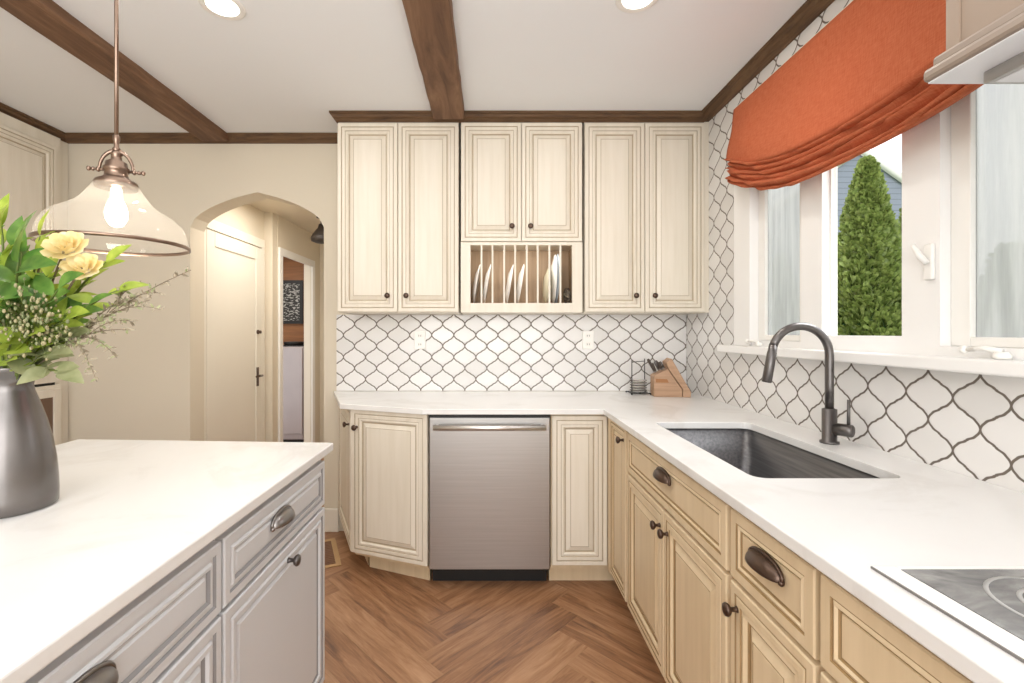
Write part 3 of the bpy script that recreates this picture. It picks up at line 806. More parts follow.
# faucet
def faucet():
    r = empty('kitchen_faucet', (1.177, 1.63, .915), 0, 'dark gunmetal gooseneck faucet standing behind the sink', 'faucet')
    g = M['gun']
    MB().lathe([(.029, 0), (.029, .008), (.0225, .010), (.0225, .118), (.0145, .121)], (0, 0, 0), g, 28).build('faucet_body', r)
    m = MB(); R_ = .100; zc = .305
    pts = [(0, 0, .12), (0, 0, .2), (0, 0, zc-.02)]+[(-R_+R_*math.cos(a), 0, zc+R_*math.sin(a)) for a in [PI*k/20 for k in range(0, 19)]]
    m.tube(pts, .0135, g, 18); m.build('gooseneck', r)
    e = Vector(pts[-1]); d = (Vector(pts[-1])-Vector(pts[-2])).normalized(); d = Vector((-.18, 0, -.98)).normalized()
    m = MB(); m.tube([e-d*.004, e+d*.02, e+d*.022, e+d*.125, e+d*.128], [.0135, .0138, .0150, .0158, .013], g, 18); m.build('spray_head', r)
    m = MB(); ax = Vector((.55, -.83, 0)).normalized()
    m.tube([Vector((0, 0, .052))+ax*.015, Vector((0, 0, .052))+ax*.066, Vector((0, 0, .052))+ax*.069], [.021, .021, .018], g, 22)
    m.build('valve', r)
    m = MB(); p = Vector((0, 0, .052))+ax*.056
    m.tube([p+Vector((0, 0, .015)), p+Vector((0, 0, .105))], [.0055, .0045], g, 10); m.build('lever', r)
faucet()

# cooktop
def cooktop():
    r = empty('cooktop', (.955, .40, .915), 0, 'black glass cooktop set in the counter under the hood', 'cooktop')
    x0, x1, y0, y1 = .622-.955, 1.235-.955, .02-.40, .765-.40
    m = MB(); e = .030
    m.box(x0, x1, y0, y1, .0005, .006, M['steelbright']) if False else None
    m.box(x0, x0+.037, y0, y1, .001, .004, M['white']); m.box(x1-.02, x1, y0, y1, .001, .004, M['white'])
    m.box(x0+.037, x1-.02, y1-.010, y1, .001, .004, M['white']); m.box(x0+.037, x1-.02, y0, y0+.01, .001, .004, M['white'])
    m.build('cooktop_rim', r, .001)
    MB().box(x0-.0025, x0-.0002, y0, y1, .0004, .0040, M['pewter']).build('front_edge', r)
    MB().box(x0+.038, x1-.021, y0+.011, y1-.011, .001, .0045, M['cook']).build('glass_top', r)
    for (bx, by, br) in ((-.150, .238, .088), (.12, .22, .075), (-.10, -.18, .075), (.13, -.18, .10)):
        m = MB()
        for rr_ in (br, br*.62):
            m.lathe([(rr_, .0048), (rr_+.006, .0050), (rr_+.006, .0048)], (bx, by, 0), M['ring'], 48, cap=False)
        m.build('burner_ring', r)
cooktop()

# range hood
def hood():
    r = empty('range_hood', (1.0, .40, 1.705), 0, 'taupe range hood at the upper right beside the window', 'hood')
    def B(x0, x1, y0, y1, z0, z1, mat, name, bev=.003): return MB().box(x0-1.0, x1-1.0, y0-.40, y1-.40, z0-1.705, z1-1.705, mat).build(name, r, bev)
    xf = .735; ye = .795
    B(xf+.028, XR-.001, .03, ye-.012, 1.763, ZC-.001, M['hood'], 'hood_body')
    m = MB(); m.box(xf+.025-1, xf+.0275-1, ye-.034-.4, ye-.0115-.4, 1.763-1.705, ZC-.001-1.705, M['hood']); m.build('corner_strip', r)
    B(xf+.012, XR-.001, .018, ye+.0, 1.744, 1.763, M['hoodrim'], 'moulding', .005)
    B(xf, XR-.001, .006, ye+.006, 1.722, 1.744, M['hoodrim'], 'lower_rim', .007)
    B(xf+.006, XR-.005, .012, ye, 1.7195, 1.722, M['hoodunder'], 'underside', 0)
    B(xf+.062, XR-.05, .06, ye-.035, 1.700, 1.7195, M['steel'], 'filter', .002)
    B(xf+.072, XR-.06, .07, ye-.045, 1.6985, 1.700, M['hoodunder'], 'filter_panel', 0)
hood()

# ------------------------------------------------------------------ roman shade
def shade():
    r = empty('roman_shade', (XR, 1.54, 2.39), 0, 'orange linen relaxed roman shade gathered above the window', 'shade')
    Y0, Y1 = .812, 2.325; X0 = 1.205; zt = 2.400
    yc = (Y0+Y1)/2; hw = (Y1-Y0)/2
    N = 72
    def sag(u): return 1-abs(u)**2.4      # 1 centre, 0 ends
    m = MB(); rows = []
    # flat upper part: from top to first fold, then 7 pleats
    npl = 6
    prof = []
    for j in range(26):
        s = j/25
        prof.append(('flat', s))
    vs = []; cols = N+1
    def zfold(k, u):          # z of the k-th fold line
        k = (0, .8, 2.1, 2.8, 4.2, 5.0)[k]; e0 = 2.165-.021*k; c0 = 2.000-.0225*k+.004*math.sin(u*4+k*3)
        return e0+(c0-e0)*sag(u)
    allrows = []
    for j in range(24):
        s = j/23.0
        row = []
        for i in range(cols):
            u = -1+2*i/N; y = yc+u*hw
            z = zt+(zfold(0, u)-.012-zt)*s
            belly = .040*math.sin(min(1, s)*PI*.5)**3 + .008*math.sin(s*7+u*5)*s*(.3+.7*abs(u))+.012*math.exp(-((abs(u)-.80)/.12)**2)*math.sin(s*PI)
            x = X0-belly
            yy = y + (.008*math.sin(s*9) if abs(u) > .97 else 0)
            row.append((x, yy, z))
        allrows.append(row)
    for k in range(npl):
        for q, (dz, dx) in enumerate(((-.014, .012), (-.002, .034), (.006, .030), (-.002, .006), (-.016, -.012), (-.023, -.004))):
            row = []
            for i in range(cols):
                u = -1+2*i/N; y = yc+u*hw
                zz = zfold(k, u)+dz*1.1*(.65+.35*sag(u))
                w = .0035*math.sin(u*23+k*1.9)+.003*math.sin(u*41+k*3.1)
                x = X0-.026+dx*1.35+.010*(k % 2)+.006*math.sin(u*5+k*2.2)+w*1.4-.010*math.exp(-((abs(u)-.9)/.08)**2)
                row.append((x, y+(.010*math.sin(k*2.3+q) if abs(u) > .96 else 0), zz+w*.8))
            allrows.append(row)
    m.v = [(x-XR, y-1.54, z-2.39) for row in allrows for x, y, z in row]
    for j in range(len(allrows)-1):
        for i in range(N): m.face((j*cols+i, j*cols+i+1, (j+1)*cols+i+1, (j+1)*cols+i), M['linen'], True)
    o = m.build('shade_fabric', r); s = o.modifiers.new('solid', 'SOLIDIFY'); s.thickness = .002
    m = MB(); m.box(X0+.003-XR, -.001, Y0+.01-1.54, Y1-.002-1.54, zt-.03-2.39, zt+.004-2.39, M['lining']); m.build('headrail', r, .002)
    m = MB(); m.box(X0+.004-XR, X0+.008-XR, Y1-.012-1.54, Y1+.006-1.54, -.30, 0, M['lining']); m.box(X0+.004-XR, X0+.010-XR, Y0-1.54, Y1+.003-1.54, .002, .016, M['lining']); m.build('lining_edge', r)
shade()

# ------------------------------------------------------------------ things on the counter corner
def knife_block():
    c = (1.085, 2.83)
    r = empty('knife_block', (c[0], c[1], .9155), math.radians(-8), 'slanted light wood knife block on the counter in the corner', 'knife block')
    m = MB()
    # side profile in local x-z, knives lean to the left
    poly = [(-.105, 0), (.10, 0), (.10, .05), (.005, .225), (-.045, .195), (-.105, .105)]
    w = .055
    def ext(poly, y0, y1, mat, mm):
        n = len(poly); v = [(x, y0, z) for x, z in poly]+[(x, y1, z) for x, z in poly]
        mm.add(v, [tuple(range(n)), tuple(range(n, 2*n))[::-1]]+[(i, (i+1) % n, n+(i+1) % n, n+i) for i in range(n)], mat)
    ext([(-.105, 0), (.055, 0), (.055, .045), (-.025, .165), (-.105, .125)], -w, w, M['blockwood'], m); m.build('block_body', r, .003)
    m = MB(); ext([(.058, 0), (.103, 0), (.105, .03), (-.005, .228), (-.035, .205), (-.022, .165), (.058, .047)], -w-.004, w+.004, M['blockwood'], m); m.build('slanted_board', r, .003)
    m = MB(); ext([(-.095, .085), (-.02, .085), (-.03, .105), (-.095, .108)], -w-.002, -w-.0005, M['blockdark'], m); m.build('dark_band', r)
    # knives
    k = 0
    labs = ['knife with a dark handle sticking up highest out of the block', 'dark handled knife in the wood block, second from the tall one', 'dark handled knife in the middle of the wood block', 'steel ended knife in the back row of the wood block', 'dark handled knife low at the front of the wood block', 'short dark knife nearest the slanted board of the block']
    for (x, y, L, tilt) in ((-.085, .03, .085, .0), (-.088, -.025, .06, .1), (-.065, .0, .06, .05), (-.05, .035, .055, -.05), (-.055, -.035, .05, .1), (-.038, -.005, .045, -.1)):
        base = Vector((x, y, .13+(x+.105)*.5+.004)); d = Vector((-.45+tilt, 0, .86)).normalized()
        a = math.radians(-8); rz = Matrix.Rotation(a, 3, 'Z')
        kn = empty('kitchen_knife', Vector((c[0], c[1], .9155))+rz @ base, a, labs[k], 'knife', 'knives in the knife block'); k += 1
        m = MB(); m.tube([d*.0, d*.008], .0065, M['pewter'], 8); m.build('bolster', kn)
        m = MB(); m.tube([d*.008, d*(L*.5), d*(L-.006), d*L], [.007, .0085, .009, .006], M['rope'] if k % 3 else M['gun'], 8); m.build('handle', kn)
knife_block()
def wire_rack():
    c = Vector((.925, 2.93, .9155))
    r = empty('wire_caddy', c, 0, 'black wire caddy holding small saucers left of the knife block', 'caddy')
    b = M['rope']; g = M['black']; m = MB(); s = .058; h = .215
    m.tube([(-s, -s, .008), (s, -s, .008), (s, s, .008), (-s, s, .008), (-s, -s, .008)], .003, g, 6)
    for x, y in ((-s, -s), (s, s)): m.tube([(x, y, .0), (x, y, h)], .0028, g, 6)
    for x, y in ((-s, -s), (s, s), (-s, s), (s, -s)): m.ball((x, y, .006), .006, g, 8)
    m.tube([(-s, -s, h-.015), (s, s, h-.015)], .0026, g, 6)
    m.tube([(-s, 0, .008), (s, 0, .008)], .0025, g, 6); m.tube([(0, -s, .008), (0, s, .008)], .0025, g, 6)
    m.build('wire_frame', r)
    labs = ['white saucer at the bottom of the stack in the wire caddy', 'second white saucer up in the wire caddy stack', 'middle white saucer of the stack in the wire caddy', 'fourth white saucer up in the wire caddy stack', 'top white saucer of the stack in the wire caddy']
    for i in range(5):
        m = MB(); m.lathe([(.0001, 0), (.028, 0), (.050, .010), (.051, .012), (.048, .013), (.028, .004), (.0001, .004)], (0, 0, 0), M['china'], 28, cap=False)
        m.lathe([(.0502, .0095), (.0515, .0115), (.0502, .0135)], (0, 0, 0), M['rope'], 28, cap=False)
        o = m.build('saucer'); o.location = c+Vector((0, 0, .0115+i*.0155)); tag(o, labs[i], 'saucer', 'saucers stacked in the wire caddy')
wire_rack()

# ------------------------------------------------------------------ island
IX = -.560
def island():
    specs = [(.988, 1.613, 'grey island cabinet at the far end, nickel cup pull over one door'), (.362, .986, 'grey island cabinet in the foreground with a wide drawer'), (-.265, .360, 'grey island cabinet nearest the camera')]
    for ya, yb, lab in specs:
        r = empty('island_cabinet', (IX, ya, 0), PI/2, lab, 'cabinet'); w = yb-ya
        m = MB(); m.box(.0005, w-.0005, .0205, .88, TOE, .886, M['gray']); m.build('carcass', r)
        m = MB(); m.box(.0005, w-.0005, .08, .82, 0, TOE, M['graydk']); m.build('toe_kick', r)
        e = .018 if yb > 1.5 else .004
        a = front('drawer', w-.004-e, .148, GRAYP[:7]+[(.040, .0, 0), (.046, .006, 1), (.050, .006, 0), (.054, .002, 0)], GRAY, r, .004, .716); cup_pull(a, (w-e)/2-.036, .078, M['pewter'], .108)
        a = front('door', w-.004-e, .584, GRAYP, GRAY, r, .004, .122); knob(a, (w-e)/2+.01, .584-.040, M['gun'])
    m = MB(); m.prism([(-.545, -.30), (-.545, 1.638), (-1.480, 1.692), (-1.480, -.30)], .8875, .915, M['quartz'])
    tag(m.build('island_countertop', None, .004), 'white quartz countertop of the grey island under the pendant', 'countertop')
island()

# ------------------------------------------------------------------ pendant
def pendant():
    zr = 1.532; c = (-1.003, 1.262)
    r = empty('pendant_light', (c[0], c[1], zr), 0, 'clear glass bell pendant lamp with bronze yoke above the island', 'pendant lamp'); r.scale = (.80, .80, 1.08); ZT = (ZC-zr)/1.08
    n = M['nickel']
    m = MB(); m.lathe([(.0001, .002), (.06, .0), (.062, -.012), (.02, -.022), (.012, -.04)], (0, 0, ZT-.003), n, 32, cap=False); m.build('canopy', r)
    m = MB(); m.tube([(0, 0, .262), (0, 0, ZT-.02)], .0062, n, 14); m.lathe([(.0062, .275), (.010, .272), (.010, .262), (.0075, .258), (.0075, .245), (.012, .240), (.009, .232)], (0, 0, 0), n, 20); m.build('rod', r)
    # yoke
    ax = Vector((math.cos(math.radians(20)), math.sin(math.radians(20)), 0)); R_ = .047; zy = .186
    m = MB(); m.tube([ax*R_*math.cos(a)+Vector((0, 0, zy+R_*1.05*math.sin(a))) for a in [PI*k/20 for k in range(21)]], .0052, n, 10)
    for s in (-1, 1):
        m.tube([ax*s*.028+Vector((0, 0, zy)), ax*s*.075+Vector((0, 0, zy))], .0035, n, 8)
        m.ball(ax*s*.076+Vector((0, 0, zy)), .0065, n, 10); m.ball(ax*s*.064+Vector((0, 0, zy)), .0055, n, 10); m.ball(ax*s*.05+Vector((0, 0, zy)), .007, n, 10)
    m.build('yoke', r)
    m = MB(); m.lathe([(.058, .142), (.062, .150), (.058, .158), (.040, .166), (.034, .170), (.032, .182), (.037, .185), (.037, .192), (.031, .196), (.030, .206), (.016, .212), (.014, .222), (.018, .226), (.010, .236)], (0, 0, 0), n, 32); m.build('fitter_cap', r)
    m = MB(); m.lathe([(.207, .002), (.205, .010), (.203, .024), (.197, .040), (.184, .058), (.162, .074), (.134, .086), (.110, .099), (.092, .114), (.078, .130), (.064, .146), (.052, .160)], (0, 0, 0), M['shadeglass'], 64, cap=False); m.build('glass_shade', r)
    m = MB(); m.lathe([(.205, -.003), (.2115, -.002), (.2115, .005), (.205, .006), (.205, -.003)], (0, 0, 0), n, 64, cap=False); m.build('shade_rim', r)
    m = MB(); m.lathe([(.0001, .045), (.018, .05), (.030, .066), (.032, .082), (.026, .100), (.015, .118), (.014, .14)], (0, 0, 0), M['bulb'], 24, cap=False); m.build('bulb', r)
    L = bpy.data.lights.new('bulb_light', 'POINT'); L.energy = 2.2; L.color = (1, .9, .76); L.shadow_soft_size = .04
    o = bpy.data.objects.new('bulb_light', L); COL.objects.link(o); o.location = (0, 0, .02); o.parent = r
pendant()

# recessed lights
for x, y, lab in ((-1.047, 1.84, 'round recessed ceiling light on the left between the two beams'), (.565, 1.795, 'round recessed ceiling light on the right near the window')):
    r = empty('recessed_light', (x, y, ZC), 0, lab, 'ceiling light')
    m = MB(); m.lathe([(.058, -.003), (.075, -.006), (.082, -.003), (.083, 0)], (0, 0, 0), M['white'], 40, cap=False); m.build('trim_ring', r)
    m = MB(); m.lathe([(.0001, -.0035), (.058, -.0035)], (0, 0, 0), M['led'], 40, cap=False); m.build('lens', r)
    L = bpy.data.lights.new('downlight', 'AREA'); L.shape = 'DISK'; L.size = .11; L.energy = 4; L.color = (1, .95, .88)
    o = bpy.data.objects.new('downlight', L); COL.objects.link(o); o.location = (0, 0, -.012); o.parent = r

# ------------------------------------------------------------------ tall cabinet on the left wall
def tall_left():
    FXL = -2.712
    y0, y1 = 1.9, 2.990
    # faces look to +X : local x runs to +Y
    r = empty('tall_cabinet', (FXL, y0, 0), PI/2, 'tall cream cabinet on the left wall behind the flowers', 'cabinet')
    w = y1-y0; d = FXL-XL
    m = MB(); m.box(0, w, .0205, .066, .9845, 2.529, M['cream']); m.box(0, w, .0205, .066, .05, .9675, M['cream']); m.box(w-.03, w+.075, .0405, .066, 0, 2.529, M['cream']); m.build('carcass', r)
    MB().box(0, w-.03, .028, .06, .968, .984, M['black']).build('dark_gap', r)
    a = front('door', .46, 1.35, DOORP, CREAM, r, w-.505, 1.105); b = front('door', .46, 1.35, DOORP, CREAM, r, w-.97, 1.105)
    f = MB()
    xx0, xx1, z0, z1 = w-.50, w-.015, .16, .945
    f.box(xx0, xx0+.05, 0, .02, z0, z1, M['cream']); f.box(xx1-.05, xx1, 0, .02, z0, z1, M['cream']); f.box(xx0+.05, xx1-.05, 0, .02, z0, z0+.05, M['cream']); f.box(xx0+.05, xx1-.05, 0, .02, z1-.05, z1, M['cream'])
    f.build('door', r, .003); MB().box(xx0+.05, xx1-.05, .008, .012, z0+.05, z1-.05, M['brownglass']).build('glass_panel', r)
tall_left()

# floor register
ang = math.atan2(.918, -.397)
r = empty('floor_register', (-.826, 2.615, 0.0005), ang, 'wood framed floor vent set in the floor beside the angled cabinet', 'vent')
m = MB(); L, W_, e = .37, .19, .028
m.box(0, L, 0, e, 0, .005, M['registerwood']); m.box(0, L, W_-e, W_, 0, .005, M['registerwood']); m.box(0, e, e, W_-e, 0, .005, M['registerwood']); m.box(L-e, L, e, W_-e, 0, .005, M['registerwood'])
m.build('frame', r, .001)
m = MB(); m.box(e, L-e, e, W_-e, 0, .0015, M['vent'])
for i in range(14): x = e+.012+i*(L-2*e-.02)/13; m.box(x-.004, x+.004, e, W_-e, .0015, .004, M['vent'])
m.build('grille', r)

# ------------------------------------------------------------------ vase and flowers
VC = Vector((-1.05, 1.028, .9155))
def vase():
    pr = [(.0001, 0), (.076, 0), (.080, .004), (.0805, .03), (.0795, .06), (.0765, .10), (.070, .145), (.060, .19), (.050, .225), (.0405, .255), (.038, .268), (.041, .282), (.050, .297), (.058, .3075), (.056, .3095),
          (.047, .296), (.037, .28), (.034, .268), (.036, .255), (.045, .22), (.06, .15), (.072, .06), (.0001, .02)]
    m = MB(); m.lathe(pr, (0, 0, 0), M['vase'], 64, cap=False)
    o = m.build('flower_vase'); o.location = VC; tag(o, 'dark pewter flared vase standing on the island countertop', 'vase')
vase()
def leaf(m, base, d, up, L, W, mat, bend=.25, n=7):
    d = Vector(d).normalized(); up = Vector(up); s = d.cross(up)
    if s.length < .05: s = d.cross(Vector((1, 0, 0)))
    s.normalize(); up = s.cross(d).normalized(); vs = []
    for i in range(n+1):
        t = i/n; w = W*.5*math.sin(PI*t**.8)**.85 if 0 < t < 1 else .0004
        c = base+d*(L*t)-up*(bend*L*t*t)
        vs += [c+s*w+up*w*.35, c, c-s*w+up*w*.35]
    fs = []
    for i in range(n):
        a = i*3; fs += [(a, a+1, a+4, a+3), (a+1, a+2, a+5, a+4)]
    m.add(vs, fs, mat, True)
rnd = random.Random(11)
mouth = VC+Vector((0, 0, .300))
def curve(p0, p1, droop=0.0, bow=.15, n=8):
    p0 = Vector(p0); p1 = Vector(p1); mid = (p0+p1)/2+Vector((0, 0, (p1-p0).length*bow))
    return [p0*(1-t)**2+mid*2*t*(1-t)+p1*t*t for t in [i/n for i in range(n+1)]]
def stem_base(p):
    h = Vector((p.x-VC.x, p.y-VC.y, 0)); l = h.length
    return mouth+(h/l*min(.028, l*.4) if l > 0 else Vector())+Vector((0, 0, -.03))
def leafy(name, tip, label, group, lmat, L, W, cnt, t0=.35, spread=1.0, smat='stem', bow=.15, sr=.0022):
    p1 = Vector(tip); b = stem_base(p1); pts = curve(b, p1, bow=bow)
    r = empty(name, b, 0, label, 'stem', group)
    loc = [p-b for p in pts]
    MB().tube(loc, [sr]*(len(loc)-1)+[sr*.4], M[smat], 6).build('stem', r)
    m = MB()
    for i in range(cnt):
        t = t0+(1-t0)*i/max(1, cnt-1); k = min(len(loc)-2, int(t*(len(loc)-1))); f = t*(len(loc)-1)-k
        p = loc[k].lerp(loc[k+1], f); dr = (loc[k+1]-loc[k]).normalized()
        a = i*2.4+rnd.random(); side = Vector((math.cos(a), math.sin(a)*.7, rnd.uniform(-.2, .5)))
        d = dr*.7+side*spread if i < cnt-1 else dr
        leaf(m, p, d, Vector((rnd.uniform(-.5, .5), -.7, .6)), L*rnd.uniform(.75, 1.15), W*rnd.uniform(.8, 1.15), lmat, rnd.uniform(.05, .4))
    m.build('leaves', r)
# bright broad leaved stems (tips by where they stand)
for i, (px, py, Y, mt, L, W, c, lab) in enumerate([
    (106, 262, 1.03, 'leaf_b', .062, .030, 7, 'leafy stem with bright green leaves pointing right under the pendant'),
    (118, 290, .99, 'leaf_b', .055, .026, 7, 'low bright green leafy stem reaching right'),
    (40, 236, 1.05, 'leaf_b', .062, .030, 8, 'upright light green leafy stem left of the roses'),
    (2, 226, .98, 'leaf_b', .070, .036, 9, 'tall light green leafy stem at the left edge of the picture'),
    (-30, 222, 1.05, 'leaf_g', .075, .042, 9, 'tall leafy stem at the left outside the picture edge'),
    (18, 262, .93, 'leaf_g', .088, .052, 7, 'stem with large dark green leaves at the front of the bouquet'),
    (58, 290, .94, 'leaf_g', .070, .038, 8, 'dark green leafy stem at the centre right of the bouquet'),
    (-10, 290, .92, 'leaf_g', .080, .05, 7, 'broad green leafy stem low at the left of the bouquet'),
    (88, 305, .98, 'leaf_g', .060, .030, 8, 'dark green leafy stem low on the right of the bouquet'),
    (30, 335, .94, 'leaf_b', .060, .036, 7, 'short bright green sprig just above the vase lip'),
    (66, 318, .96, 'leaf_b', .060, .034, 8, 'short bright green sprig right of the seeded eucalyptus'),
    (-40, 320, .98, 'leaf_g', .070, .04, 8, 'green leafy sprig over the left side of the vase'),
    (52, 352, .965, 'leaf_s', .055, .03, 8, 'sage grey sprig drooping over the right of the vase lip'),
    (8, 348, .95, 'leaf_b', .055, .036, 7, 'short green sprig at the front of the vase lip'),
    (22, 244, 1.0, 'leaf_g', .080, .046, 9, 'green leafy stem rising just left of the roses'),
    (46, 276, 1.0, 'leaf_b', .066, .036, 10, 'bright leafy stem filling the middle below the roses'),
    (4, 276, .98, 'leaf_b', .075, .044, 9, 'bright broad leaved stem in the middle left of the bouquet'),
    (86, 284, 1.04, 'leaf_b', .058, .028, 9, 'fresh green stem beside the lower yellow rose'),
    (60, 372, .965, 'leaf_s', .060, .034, 7, 'lowest sage grey sprig hanging over the vase lip'),
    (72, 336, .99, 'leaf_s', .050, .026, 9, 'sage grey sprig reaching right under the wispy branches')]):
    leafy('leafy_stem', pt(px, py, Y), lab, 'leafy stems in the vase', M[mt], L, W, c, .3, 1.0, bow=.2)
# sage drooping leaf cluster
# seeded eucalyptus
for i, (px, py, Y, lab) in enumerate([(30, 305, .93, 'seeded pale green cluster at the front of the bouquet'), (8, 325, .95, 'seeded pale cluster low at the left above the vase lip'), (45, 325, .93, 'seeded pale green cluster right of centre above the vase lip'), (-25, 300, 1.0, 'seeded pale cluster at the left edge of the bouquet')]):
    p1 = pt(px, py, Y); b = stem_base(p1); r = empty('seeded_eucalyptus', b, 0, lab, 'stem', 'seeded eucalyptus in the vase')
    pts = [p-b for p in curve(b, p1)]
    MB().tube(pts, .002, M['stem'], 6).build('stem', r)
    m = MB(); tw = m
    for k in range(95):
        c = pts[-1]+Vector((rnd.gauss(0, .022), rnd.gauss(0, .02), rnd.gauss(-.01, .026)))
        m.ball(c, rnd.uniform(.0018, .0036), M['seed'] if rnd.random() < .6 else M['leaf_s'], 6, 1.4)
        tw.tube([pts[-3], (pts[-3]+c)/2+Vector((0, 0, .006)), c], .0007, M['stem'], 4)
    m.build('seed_spray', r)
# wispy branches
def wisp(tip, tips, label, bow):
    p1 = pt(*tip); b = stem_base(p1); r = empty('wispy_branch', b, 0, label, 'branch', 'wispy budded branches in the vase')
    main = curve(b, p1, bow=bow, n=14); m = MB(); bd = MB()
    lines = [main]
    for (k, q) in tips:
        e = pt(*q); lines.append(curve(main[k], e, bow=.22, n=9))
    for li, ln in enumerate(lines):
        l2 = [p-b for p in ln]; m.tube(l2, [(.0018 if li == 0 else .0011)*(1-.6*i/len(l2)) for i in range(len(l2))], M['twig'], 5)
        tot = len(l2)
        for i in range(2 if li else 5, tot-1):
            for h in range(5):
                p = l2[i].lerp(l2[i+1], h/5)
                if rnd.random() < .75:
                    dd = Vector((rnd.uniform(-1, 1), rnd.uniform(-1, 1), rnd.uniform(-.8, 1))).normalized()
                    c = p+dd*rnd.uniform(.002, .009)
                    leaf(bd, p, dd+(l2[i+1]-l2[i]).normalized()*.8, Vector((0, -1, .3)), rnd.uniform(.009, .017), .006, M['bud'] if rnd.random() < .7 else M['leaf_s'], 0, 3)
    m.build('twigs', r); bd.build('buds', r)
wisp((191, 270, .98), [(7, (160, 293, .98)), (6, (162, 310, .96)), (8, (125, 285, .99))], 'long wispy budded branch arching right toward the arch', .10)
wisp((130, 330, .95), [(7, (97, 382, .94)), (8, (117, 358, .94)), (6, (80, 345, .95)), (9, (134, 322, .95))], 'drooping wispy budded branch hanging beside the vase', .22)
wisp((150, 300, 1.0), [(7, (132, 300, 1.0)), (9, (140, 283, 1.0)), (6, (110, 322, .98))], 'middle wispy budded branch between the long and drooping ones', .16)
# roses
def rose(px, py, Y, R_, label):
    c = pt(px, py, Y); b = stem_base(c); r = empty('yellow_rose', b, 0, label, 'rose', 'yellow roses in the vase')
    o = c-b; MB().tube([p-b for p in curve(b, c, bow=.1)], .0022, M['twig'], 6).build('stem', r)
    m = MB()
    face = Vector((rnd.uniform(-.2, .3), -.7, .55)).normalized()
    q = face.to_track_quat('Z', 'Y').to_matrix()
    for ring, (n, rr_, tilt, L) in enumerate(((3, .15, .15, .7), (5, .35, .45, .85), (6, .6, .8, 1.0), (7, .75, 1.15, 1.05))):
        for k in range(n):
            a = 2*PI*k/n+ring*.7; vs = []
            for i in range(5):
                for j in range(5):
                    s = (j/4-.5)*2; t = i/4
                    w = L*R_*.62*math.sin(PI*min(.999, .18+t*.72))**.6
                    ang_ = a+s*w/R_/max(.45, rr_+.5*t)*.9
                    rad = R_*(rr_*.35+t*math.sin(tilt)*L*.85)+R_*.1; z = R_*(t*math.cos(tilt)*L*1.0)+R_*.04*math.sin(s*3+ring)-R_*.25
                    vs.append(o+q @ Vector((rad*math.cos(ang_), rad*math.sin(ang_), z)))
            m.add(vs, [(i*5+j, i*5+j+1, (i+1)*5+j+1, (i+1)*5+j) for i in range(4) for j in range(4)], M['petal'], True)
    m.build('petals', r)
rose(66, 247, 1.0, .036, 'pale yellow rose highest in the bouquet just below the pendant rim')
rose(82, 268, 1.0, .033, 'yellow rose with orange tint right of the higher rose')
rose(40, 262, 1.06, .022, 'small yellow rose partly hidden among the leaves at the left')

# ------------------------------------------------------------------ outside
struct(MB().box(XR+.6, 14, -6, 16, -.9, -.8, M['grass']).build('ground_outside'))
def arbor(px, Y, top_py, rad, label, n, X=None):
    p = pt(px, top_py, Y); h = p.z+.8
    r = empty('arborvitae', (p.x, Y, -.8), 0, label, 'tree', 'arborvitae outside the window')
    rn = random.Random(int(px*7+Y*13)); m = MB()
    def rad_at(t): return rad*min(1.0, (1-t)*2.1)**.75 if t < 1 else 0
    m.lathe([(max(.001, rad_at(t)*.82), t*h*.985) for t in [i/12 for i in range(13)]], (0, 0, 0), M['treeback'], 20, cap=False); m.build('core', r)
    m = MB()
    for i in range(n):
        t = rn.random()**.85; a = rn.uniform(0, 2*PI); rr_ = rad_at(t)*rn.uniform(.80, 1.06)*(1+.10*math.sin(a*5+t*30))
        c = Vector((rr_*math.cos(a), rr_*math.sin(a), t*h)); o_ = Vector((math.cos(a), math.sin(a), 0))
        d = (o_*.55+Vector((rn.uniform(-.5, .5), rn.uniform(-.5, .5), rn.uniform(.3, 1.1)))).normalized()
        s = d.cross(Vector((rn.uniform(-1, 1), rn.uniform(-1, 1), rn.uniform(-1, 1)))).normalized(); l = rn.uniform(.035, .075)
        m.add([c-s*.012, c+s*.012, c+d*l+s*.018, c+d*l*1.2, c+d*l-s*.018], [(0, 1, 2, 3, 4)], M['tree'])
    m.build('foliage', r)
arbor(867, 4.3, 164, .33, 'tall narrow arborvitae filling the middle window pane', 19000)
arbor(919, 5.3, 178, .32, 'second arborvitae partly seen at the right of the middle pane', 9000)
arbor(836, 5.6, 250, .30, 'lower arborvitae behind at the left of the middle pane', 5000)
arbor(780, 7.2, 258, .42, 'arborvitae seen blurred through the left hazy pane', 3000)
arbor(1010, 3.2, 250, .35, 'arborvitae seen blurred through the right hazy pane', 3500)
r = empty('neighbour_house', (9.0, 11.0, -.8), 0, 'grey sided neighbouring house behind the trees outside the window', 'house')
m = MB()
v = [(-2.5, 0, 0), (1.5, 0, 0), (1.5, 0, 5.0), (.2, 0, 5.9), (-.4, 0, 6.3), (-2.5, 0, 4.9)]
n = len(v); m.add(v+[(x, 3, z) for x, y, z in v], [tuple(range(n)), tuple(range(n, 2*n))]+[(i, (i+1) % n, n+(i+1) % n, n+i) for i in range(n)], M['siding']); m.build('siding_wall', r)
m = MB(); m.tube([(-2.9, -.05, 4.68), (-.4, -.05, 6.38), (1.9, -.05, 4.8)], .12, M['white'], 4); m.build('roof_edge', r)

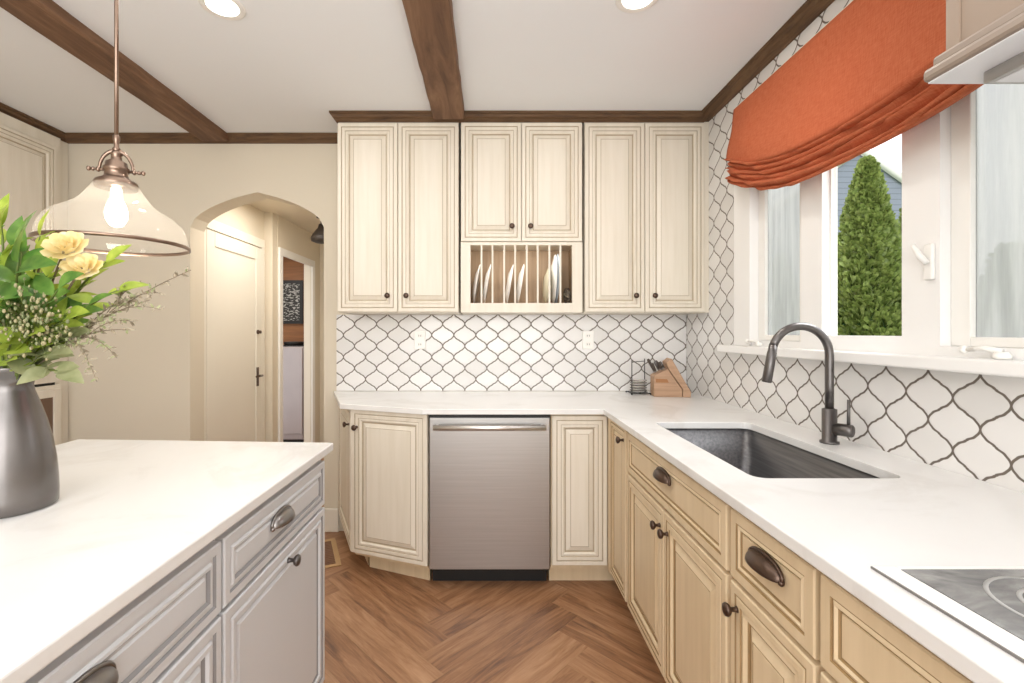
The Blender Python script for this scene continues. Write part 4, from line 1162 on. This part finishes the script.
# ------------------------------------------------------------------ light
w = bpy.data.worlds.new('World'); SC.world = w; w.use_nodes = True
nt = w.node_tree; bg = nt.nodes['Background']
tc = nt.nodes.new('ShaderNodeTexCoord'); sp_ = nt.nodes.new('ShaderNodeSeparateXYZ'); nt.links.new(tc.outputs['Generated'], sp_.inputs[0])
cr = ramp(nt, sp_.outputs['Z'], [(0.0, '#E8E8E6'), (.45, '#F5F8FF')])
nt.links.new(cr, bg.inputs[0]); bg.inputs[1].default_value = 2.1

def area(name, loc, rot, sx, sy, e, col=(1, 1, 1)):
    L = bpy.data.lights.new(name, 'AREA'); L.shape = 'RECTANGLE'; L.size = sx; L.size_y = sy; L.energy = e; L.color = col
    o = bpy.data.objects.new(name, L); COL.objects.link(o); o.location = loc; o.rotation_euler = rot; return o
area('kitchen_soft_light', (-.3, .9, 2.50), (0, 0, 0), 1.8, 2.2, 12, (1, .985, .965))  # added soft fill under the ceiling, no visible fixture
area('room_light_behind', (-.2, -1.9, 1.7), (math.radians(78), 0, 0), 2.6, 1.6, 54, (1, .985, .97))  # unseen fill added behind the camera for the light of the open room
area('window_daylight', (3.1, 1.64, 4.0), (0, math.radians(48), 0), 2.0, 2.4, 160, (.95, .98, 1))
area('hall_light', (-1.45, 3.62, 2.33), (0, 0, 0), .6, .5, 11, (1, .95, .88))  # unseen fill added because the walls shut the hall off from light
area('far_room_light', (-2.6, 5.3, 2.30), (0, 0, 0), .8, .8, 14, (1, .95, .9))
area('uplight_behind', (-.2, -1.1, 1.3), (PI, 0, 0), 2.2, 2.0, 52, (.93, .97, 1))  # unseen upward fill added to brighten the ceiling
area('plate_rack_light', (.183, UF+.034, 1.822), (math.radians(20), 0, 0), .56, .02, .9, (1, .97, .92))  # hidden fill added to brighten the plates and rack interior
area('under_cabinet_light', (.15, 2.86, 1.405), (0, 0, 0), 2.0, .05, 1.1, (1, .97, .92))

# ------------------------------------------------------------------ camera
cam = bpy.data.cameras.new('camera'); cam.sensor_width = 36; cam.lens = F/1024*36
cam.shift_x = (512-CXP)/1024; cam.shift_y = -(341.5-CYP)/1024
cam.clip_start = .02
co = bpy.data.objects.new('camera', cam); COL.objects.link(co); co.location = (0, 0, CH); co.rotation_euler = (PI/2, 0, 0)
SC.camera = co
SC.view_settings.view_transform = 'Standard'; SC.view_settings.look = 'None'
SC.view_settings.exposure = 0.10
